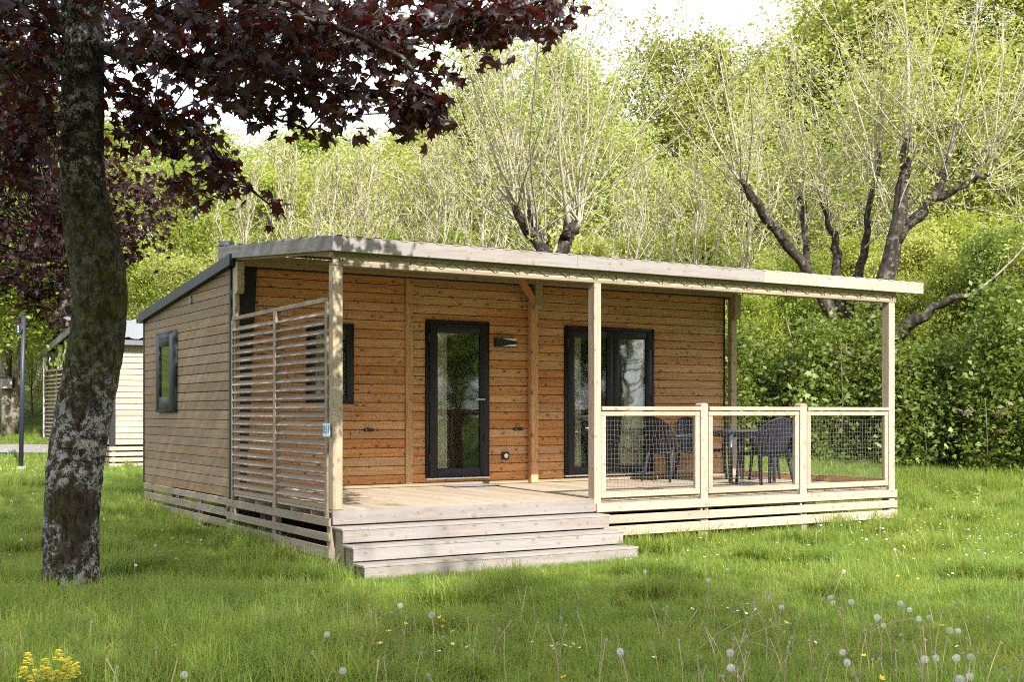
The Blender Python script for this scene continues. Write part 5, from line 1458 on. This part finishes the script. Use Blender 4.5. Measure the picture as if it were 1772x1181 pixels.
tag(grass, 'meadow grass of the lawn, short round the terrace and longer in the foreground', 'grass', kind='stuff')

# ================================================================== FLOWERS
M['daisy'] = plain_mat('daisy_petal', (0.80, 0.80, 0.80), 0.6, noise=0.03)
M['butter'] = plain_mat('buttercup_petal', (0.80, 0.52, 0.02), 0.35, noise=0.08)
M['rape'] = plain_mat('yellow_blossom', (0.80, 0.66, 0.02), 0.5, noise=0.12)
M['stalk'] = plain_mat('pale_stalk', (0.30, 0.24, 0.13), 0.7, noise=0.25, nscale=8)
M['stem'] = plain_mat('green_stem', (0.10, 0.16, 0.03), 0.6, noise=0.2, nscale=8)
M['fluff'] = leaf_mat('seed_fluff', (0.68, 0.67, 0.64), (0.80, 0.79, 0.76), (0.8, 0.79, 0.76), 0.45, rough=0.9, spec=0.05)
M['seed'] = plain_mat('seed_core', (0.20, 0.17, 0.13), 0.8)
M['bud'] = plain_mat('spent_head', (0.30, 0.27, 0.22), 0.85, noise=0.3)

def ground_hit(px, py):
    D = 12.0
    for _ in range(30):
        p = P(px, HOR, D); g_ = gz(p.x, p.y); Dn = (EYE - g_) * FPX / max(py - HOR, 5); D = 0.5 * D + 0.5 * Dn
    return gpt(px, D), D
def head_place(px, py, h):
    D = 9.0
    for _ in range(30):
        p = P(px, HOR, D); g_ = gz(p.x, p.y) + h; Dn = (EYE - g_) * FPX / max(py - HOR, 5); D = 0.5 * D + 0.5 * Dn
    return gpt(px, D), D

def spot(px, py):
    col = 'below the steps' if px < 1010 else "below the steps' right end" if px < 1120 else 'below the first net' if px < 1215 else 'below the middle net' if px < 1320 else "below the middle net's right half" if px < 1390 else 'below the third net' if px < 1470 else "below the end post" if px < 1560 else 'right of the terrace line' if px < 1660 else 'near the right picture edge'
    return col + (', near the bottom edge' if py > 1135 else ', halfway down the weeds' if py > 1085 else ', at the shadow edge' if py > 1035 else ', in the sun')
# daisy: one small mesh (petal disc, yellow heart, stem)
def daisy_mesh():
    V = [(0, 0, 0.004)]; F3 = []; n = 12
    for i in range(2 * n):
        r_ = 0.0125 if i % 2 == 0 else 0.0085
        V.append((r_ * math.cos(math.pi * i / n), r_ * math.sin(math.pi * i / n), 0.006))
    for i in range(2 * n): F3.append((0, 1 + i, 1 + (i + 1) % (2 * n)))
    m0 = len(F3); c0 = len(V); V.append((0, 0, 0.010))
    for i in range(6): V.append((0.0042 * math.cos(i * 1.047), 0.0042 * math.sin(i * 1.047), 0.007))
    for i in range(6): F3.append((c0, c0 + 1 + i, c0 + 1 + (i + 1) % 6))
    m1 = len(F3); s0 = len(V)
    for z in (0.004, -0.10):
        for i in range(3): V.append((0.0012 * math.cos(i * 2.09), 0.0012 * math.sin(i * 2.09), z))
    for i in range(3):
        j = (i + 1) % 3; F3 += [(s0 + i, s0 + j, s0 + 3 + j), (s0 + i, s0 + 3 + j, s0 + 3 + i)]
    mi = [0] * m0 + [1] * (m1 - m0) + [2] * (len(F3) - m1)
    return mesh_np('daisy', V, [F3], [M['daisy'], M['butter'], M['stem']], [mi])
DAISY = daisy_mesh()
rg = np.random.default_rng(31)
def flower_mx(p, h, s, tilt=0.35):
    return Matrix.Translation(p + Vector((0, 0, h))) @ Euler((rg.normal(0, tilt) , rg.normal(0, tilt), rg.uniform(0, 6.28))).to_matrix().to_4x4() @ Matrix.Scale(s, 4)
dz_areas = [((1060, 1550), (905, 985), 84, 'white daisy in the sunlit lawn in front of the railing', 'daisies in front of the railing'),
            ((1555, 1772), (850, 1010), 84, 'white daisy in the sunlit lawn right of the terrace', 'daisies right of the terrace'),
            ((165, 235), (900, 1000), 16, 'white daisy in the shade right of the mossy trunk', 'daisies by the mossy trunk'),
            ((0, 70), (880, 1000), 14, 'white daisy in the grass left of the mossy trunk', 'daisies left of the trunk'),
            ((260, 420), (900, 950), 14, 'white daisy in the shade below the slatted screen', 'daisies below the screen'),
            ((760, 1100), (1110, 1178), 20, 'white daisy among the dandelion stalks at the bottom of the picture', 'daisies among the stalks'),
            ((1100, 1700), (1060, 1178), 18, 'white daisy among the stalks in the right foreground', 'daisies in the right foreground')]
for (xr, yr, n, lab, grp) in dz_areas:
    cl = [(rg.uniform(*xr), rg.uniform(*yr)) for _ in range(max(3, n // 7))]
    for k in range(n):
        c = cl[int(rg.integers(len(cl)))]
        px = min(max(c[0] + rg.normal(0, 26), xr[0]), xr[1]); py = min(max(c[1] + rg.normal(0, 9), yr[0]), yr[1])
        if rg.uniform() < 0.35: px, py = rg.uniform(*xr), rg.uniform(*yr)
        p, D = ground_hit(px, py + 6)
        if -0.1 < p.x < 8.0 and -0.05 < p.y < 7: continue
        if -0.1 < p.x < 3.3 and -0.85 < p.y < 0: continue
        sp_ = '' if xr[0] < 1060 or yr[0] > 1050 else (', ' + spot(px, 900).replace(', in the sun', '') + (', close to the terrace' if py < 930 else ', further out' if py < 965 else ', at the shadow edge'))
        lab2 = lab if not sp_ else 'white daisy in the sunlit lawn' + sp_
        tag(put('daisy', DAISY, None, None, flower_mx(p, rg.uniform(.09, .14), rg.uniform(.85, 1.35))), lab2, 'flower', lab2.replace('white daisy', 'daisies') if sp_ else grp)
# far daisies, too small to pick apart
a = Acc()
for k in range(420):
    px, py = (rg.uniform(-20, 245), rg.uniform(760, 830)) if k < 200 else (rg.uniform(1400, 1790), rg.uniform(790, 860)) if k < 330 else (rg.uniform(1060, 1772), rg.uniform(890, 1000))
    p, D = ground_hit(px, py)
    if (-0.1 < p.x < 8.0 and -0.05 < p.y < 7) or D > 30 or (bx_ < p.x and by_ < p.y < by_ + 7): continue
    r_ = rg.uniform(.010, .016); z = p.z + rg.uniform(.08, .12)
    a.add([(p.x + r_ * math.cos(i * 1.047), p.y + r_ * math.sin(i * 1.047), z + rg.normal(0, .002)) for i in range(6)], None, [(0, 1, 2), (0, 2, 3), (0, 3, 4), (0, 4, 5)])
fd = acc_part('daisy_carpet', a, M['daisy'], None)
tag(fd, 'scatter of tiny white daisies in the distant sunlit grass', 'flowers', kind='stuff')

# buttercups
def butter_mesh():
    V = []; F = []; 
    for i in range(5):
        a0 = i * 1.2566; n0 = len(V)
        V += [(0, 0, 0), (.011 * math.cos(a0 - .55), .011 * math.sin(a0 - .55), .006), (.016 * math.cos(a0), .016 * math.sin(a0), .011), (.011 * math.cos(a0 + .55), .011 * math.sin(a0 + .55), .006)]
        F.append((n0, n0 + 1, n0 + 2, n0 + 3))
    return mesh_np('blossom', V, [F], [M['butter']])
BUT = butter_mesh()
def stem_mesh(nm, h, r0, r1, bend, mat, seed=0):
    a = Acc(); t_ = np.linspace(0, 1, 7); b_ = bend * (t_ ** 2)
    a.tube(np.stack([b_ - bend, 0.02 * np.sin(3 * t_ + seed) - 0.02 * math.sin(3 + seed), h * (t_ - 1)], axis=-1), np.linspace(r0, r1, 7), 4)
    return a.mesh(nm, M[mat], True)
BST = stem_mesh('stem', 0.26, .0022, .0016, .02, 'stem')
btc = [(299, 933), (324, 940), (293, 946), (212, 954), (280, 963), (305, 969), (462, 1010), (456, 1021), (469, 1020), (423, 1029), (510, 1044), (547, 1038), (541, 1044), (527, 1063), (522, 1077), (301, 1120),
       (702, 1082), (673, 1095), (658, 1116), (762, 1070), (766, 1076), (766, 1087), (783, 1095), (976, 1175), (1494, 1137), (1516, 1149), (1525, 1176), (1554, 999), (1589, 1004), (1630, 1085), (1360, 1080)]
blab = lambda px, py: ('yellow buttercup in the shade below the slatted screen' if px < 350 and py < 1000 else 'yellow buttercup in front of the wooden steps' if px < 570 and py < 1090 else
                       'yellow buttercup among pale stalks in the middle foreground' if px < 1000 else 'yellow buttercup among the stalks in the right foreground' if py > 950 else 'yellow buttercup in the sunlit lawn right of the terrace')
for k in range(26): btc.append((rg.uniform(1560, 1772), rg.uniform(880, 985)))
for (px, py) in btc:
    h = rg.uniform(.16, .24); p, D = head_place(px, py, h)
    l_ = blab(px, py)
    t = thing('buttercup', l_, 'flower', p, l_.replace('yellow buttercup', 'buttercups'))
    hx = Matrix.Translation(p + Vector((0, 0, h)))
    put('blossom', BUT, None, t, hx @ Euler((rg.normal(0, .3), rg.normal(0, .3), rg.uniform(0, 6))).to_matrix().to_4x4() @ Matrix.Scale(rg.uniform(.9, 1.25), 4))
    put('stem', BST, None, t, hx @ Matrix.Rotation(rg.uniform(0, 6), 4, 'Z'))

# dandelions: seed clocks and spent heads on bare stalks
def clock_mesh():
    a = Acc(); n = 120
    g_ = math.pi * (3 - math.sqrt(5)); rgc = np.random.default_rng(2)
    for i in range(n):
        z = 1 - 2 * (i + .5) / n; r_ = math.sqrt(1 - z * z); d = np.array([r_ * math.cos(g_ * i), r_ * math.sin(g_ * i), z])
        u = np.cross(d, [0.3, 0.5, 0.8]); u /= np.linalg.norm(u); v = np.cross(d, u)
        R_ = 0.0165 * rgc.uniform(.93, 1.05)
        a.add([d * .003 + u * .00025, d * .003 - u * .00025, d * R_], None, [(0, 1, 2)])
        for k in range(3):
            th_ = k * 2.09 + i; w_ = (u * math.cos(th_) + v * math.sin(th_)); w2 = (u * math.cos(th_ + .5) + v * math.sin(th_ + .5))
            a.add([d * R_, d * (R_ + .0012) + w_ * .0042, d * (R_ + .0012) + w2 * .0042], None, [(0, 1, 2)])
    return a.mesh('seed_ball', M['fluff'])
CLOCK = clock_mesh()
bmc = bmesh.new(); bmesh.ops.create_icosphere(bmc, subdivisions=1, radius=0.0042); CORE = bpy.data.meshes.new('seed_core'); bmc.to_mesh(CORE); bmc.free(); CORE.materials.append(M['seed'])
def spent_mesh():
    a = Acc(); rgc = np.random.default_rng(5)
    a.tube([(0, 0, -.012), (0, 0, -.004), (0, 0, .002)], [.0022, .005, .0045], 6)
    for i in range(9):
        az = i * .7; d = np.array([math.cos(az), math.sin(az), 0])
        s_ = np.array([-d[1], d[0], 0]) * .002
        a.add([d * .004 - s_ + [0, 0, -.002], d * .004 + s_ + [0, 0, -.002], d * .011 + [0, 0, -.008 + rgc.normal(0, .002)]], None, [(0, 1, 2)])
    for i in range(22):
        d = rgc.normal(0, 1, 3); d[2] = abs(d[2]); d /= np.linalg.norm(d); u = np.cross(d, [0, .3, 1]); u /= np.linalg.norm(u)
        L = rgc.uniform(.006, .012)
        a.add([d * .004 - u * .0005, d * .004 + u * .0005, d * L + u * .001, d * L - u * .001], [(0, 1, 2, 3)])
    return a.mesh('spent_head', M['bud'])
SPENT = spent_mesh()
DST = [stem_mesh('stalk', h, .0036, .0024, bn, 'stalk', s) for (h, bn, s) in ((.36, .05, 0), (.30, .09, 1), (.40, .03, 2), (.34, .14, 3))]
clocks = [(1116, 990), (1225, 1005), (1258, 987), (1352, 1052), (1437, 1035), (1441, 1044), (1473, 1043), (1518, 1070), (1529, 1084), (1558, 1045), (1574, 1056), (1590, 1072), (1608, 1070), (1658, 1093), (1644, 1092), (1265, 1157), (1678, 1172), (1661, 1177), (1263, 1131), (1073, 1128), (1458, 1130), (1466, 1148),
          (566, 1099), (693, 1049), (747, 1066), (593, 1162), (319, 1169), (1074, 1131), (269, 945), (57, 855), (20, 868), (37, 935), (1680, 1138), (1620, 1140), (1600, 1142), (1655, 1140), (1548, 952), (1460, 990), (1695, 848), (1690, 862)]
spent = [(545, 1032), (601, 1045), (638, 1048), (640, 1060), (650, 1065), (702, 1068), (678, 1060), (716, 1063), (808, 1070), (830, 1072), (854, 1066), (895, 1016), (911, 1016), (918, 1018), (882, 1045), (884, 1076), (864, 1090), (873, 1095), (946, 1083), (980, 1082), (1000, 1029), (970, 1070), (1040, 1088), (1070, 1000), (158, 1078), (248, 1130), (270, 1122), (201, 1155), (185, 1142), (308, 1138), (9, 1122), (500, 1120), (540, 1130), (655, 1145), (664, 1140), (728, 1130), (742, 1170), (232, 970)]
for k in range(92):
    spent.append((min(1771, max(930, rg.normal(1400, 190))), rg.uniform(1025, 1175)))
def dand(px, py, kind):
    left = px < 400; far_ = py < 960
    h = rg.uniform(.26, .40) if not far_ else rg.uniform(.2, .28)
    p, D = head_place(px, py, h)
    if (-0.1 < p.x < 8.0 and -0.1 < p.y < 7): return
    place = (('left of the yellow flowers' if px < 60 else 'beside the yellow flowers' if px < 215 else 'right of the yellow flowers' if px < 280 else 'by the fallen branch') if left else 'in the middle foreground' if px < 850 else 'in front of the wooden steps' if px < 1100 else 'in the tall weeds of the right foreground')
    if far_: place = 'in the sunlit lawn' if px > 400 else 'in the grass near the mossy trunk'
    if px >= 850 and not far_: place = spot(px, py)
    lab = ('white round dandelion clock ' if kind == 'clock' else 'spent dandelion on a bare stalk ') + place
    t = thing('dandelion', lab, 'dandelion', p, ('dandelion clocks ' if kind == 'clock' else 'spent dandelions ') + place)
    rot_ = Matrix.Rotation(rg.uniform(0, 6.28), 4, 'Z'); hx = Matrix.Translation(p + Vector((0, 0, h))) @ rot_
    put('stalk', DST[int(rg.integers(4))], None, t, hx)
    if kind == 'clock':
        sb = put('seed_ball', CLOCK, None, t, hx @ Matrix.Scale(rg.uniform(.9, 1.12) if py > 1010 else rg.uniform(.75, .95), 4))
        put('seed_core', CORE, None, sb, hx)
    else:
        put('spent_head', SPENT, None, t, hx @ Euler((rg.normal(0, .4), rg.normal(0, .4), 0)).to_matrix().to_4x4() @ Matrix.Scale(rg.uniform(.8, 1.3), 4))
for q in clocks: dand(*q, 'clock')
for q in spent: dand(*q, 'spent')
# bent, dried stalks lying over the grass
bent = [[(1320, 1060, .34), (1260, 1085, .24), (1200, 1130, .06)], [(1370, 1080, .30), (1330, 1085, .30), (1262, 1118, .10)], [(1455, 992, .34), (1440, 1010, .26), (1418, 1045, .08)],
        [(1240, 1068, .26), (1225, 1078, .24), (1212, 1105, .04)], [(1260, 1113, .27), (1310, 1112, .28), (1352, 1135, .08)], [(700, 1098, .18), (640, 1120, .24), (612, 1170, .03)],
        [(655, 1116, .22), (640, 1115, .24), (617, 1145, .04)], [(590, 1008, .22), (572, 1035, .14), (570, 1058, .03)], [(1590, 1070, .22), (1530, 1078, .28), (1440, 1140, .05)], [(1505, 965, .28), (1510, 985, .18), (1518, 1002, .05)]]
for i, bt in enumerate(bent):
    _, D = head_place(*bt[0]); pts_ = [P(px, py, D + 0.05 * k) for k, (px, py, h) in enumerate(bt)]
    bp0 = gpt(bt[-1][0], D); t = thing('dry_stalk', 'bent dry pale stalk leaning over the grass ' + ('in front of the steps' if bt[0][0] < 750 else 'in the right foreground'), 'stalk', bp0, 'bent dry stalks ' + ('in front of the steps' if bt[0][0] < 750 else 'in the right foreground'))
    pts_.append(bp0); a = Acc(); f = np.linspace(0, 1, 12); pa = np.array([tuple(v) for v in pts_]); dn = np.array([at_(pa, q) for q in f])
    for _ in range(2): dn[1:-1] = .25 * dn[:-2] + .5 * dn[1:-1] + .25 * dn[2:]
    a.tube(dn, np.linspace(.0028, .0045, 12), 5); acc_part('stalk_body', a, M['stalk'], t, True)
# dead branch in the grass
p0, D = ground_hit(378, 1137)
t = thing('fallen_branch', 'thin dead branch lying in the shaded grass in front of the steps', 'branch', p0)
a = Acc(); pa = [ground_hit(*q)[0] + Vector((0, 0, .12)) for q in ((375, 1140), (420, 1122), (470, 1115), (500, 1118))]
a.tube([tuple(v) for v in pa], [.006, .006, .004, .003], 5); a.tube([tuple(pa[1]), tuple(pa[1] + Vector((.1, .1, .06)))], [.004, .002], 4); acc_part('branch_body', a, M['bark_dark'], t, True)

# yellow flowering plant, bottom left
pb, D = head_place(85, 1150, .34)
yp = thing('flowering_plant', 'bright yellow flowering plant with several blossom spikes in the bottom left corner', 'plant', pb)
CRU = []
for (px, py) in ((42, 1165), (48, 1142), (62, 1170), (78, 1152), (82, 1168), (102, 1136), (118, 1150), (132, 1158), (96, 1172), (122, 1164), (55, 1178), (108, 1176)):
    top = P(px, py, D + rg.uniform(-.15, .15))
    a = Acc(); a.tube([tuple(pb + Vector((rg.normal(0, .03), rg.normal(0, .03), 0))), tuple((pb + top) / 2 + Vector((0, 0, .03))), tuple(top)], [.004, .003, .002], 4); s_ = acc_part('stem', a, M['stem'], yp, True)
    a = Acc()
    for k in range(46):
        f = rg.uniform(0, 1); r_ = .026 * (1 - .6 * f) * math.sqrt(rg.uniform(.3, 1)); az = rg.uniform(0, 6.28)
        c = np.array(top) + [r_ * math.cos(az), r_ * math.sin(az), -.03 + .06 * f]
        for i in range(4):
            b0 = i * 1.57 + az; dv = np.array([math.cos(b0), math.sin(b0), .25]) * .0095; sv = np.array([-math.sin(b0), math.cos(b0), 0]) * .0045
            a.add([c, c + dv * .7 + sv, c + dv, c + dv * .7 - sv], [(0, 1, 2, 3)])
    acc_part('blossom', a, M['rape'], s_)
    a = Acc(); cl = np.array((pb + top) / 2) + rg.normal(0, .02, (5, 3)); a.leaves(cl, rg, .07, .4, .2); acc_part('leaf', a, M['grass'], yp)
# leafy weeds in front of the steps and by the hedge
def weed_plant(px, py, h, n, label, sz=.10):
    p, D = ground_hit(px, py)
    t = thing('weed', label, 'plant', p)
    a = Acc(); a.tube([tuple(p), tuple(p + Vector((.01, 0, h * .5))), tuple(p + Vector((.02, .01, h)))], [.004, .003, .002], 4); acc_part('stem', a, M['stem'], t, True)
    for k in range(n):
        a = Acc(); c = np.array(p + Vector((0, 0, h * (.15 + .85 * k / n)))) + np.append(rg.normal(0, sz * .45, 2), 0)
        a.leaves(c[None], rg, sz * rg.uniform(.7, 1.2), .42, -.3); acc_part('leaf', a, M['lush'], t)
weed_plant(872, 968, .22, 10, 'small leafy weed standing against the lowest wooden step')
weed_plant(1690, 868, .25, 34, 'dark leafy weed clump in the lawn right of the terrace', .09)
weed_plant(1655, 872, .22, 28, 'leafy weed clump left of the taller one, right of the terrace', .085)
weed_plant(912, 985, .12, 8, 'low broad-leaved weed in the lawn before the steps', .12)
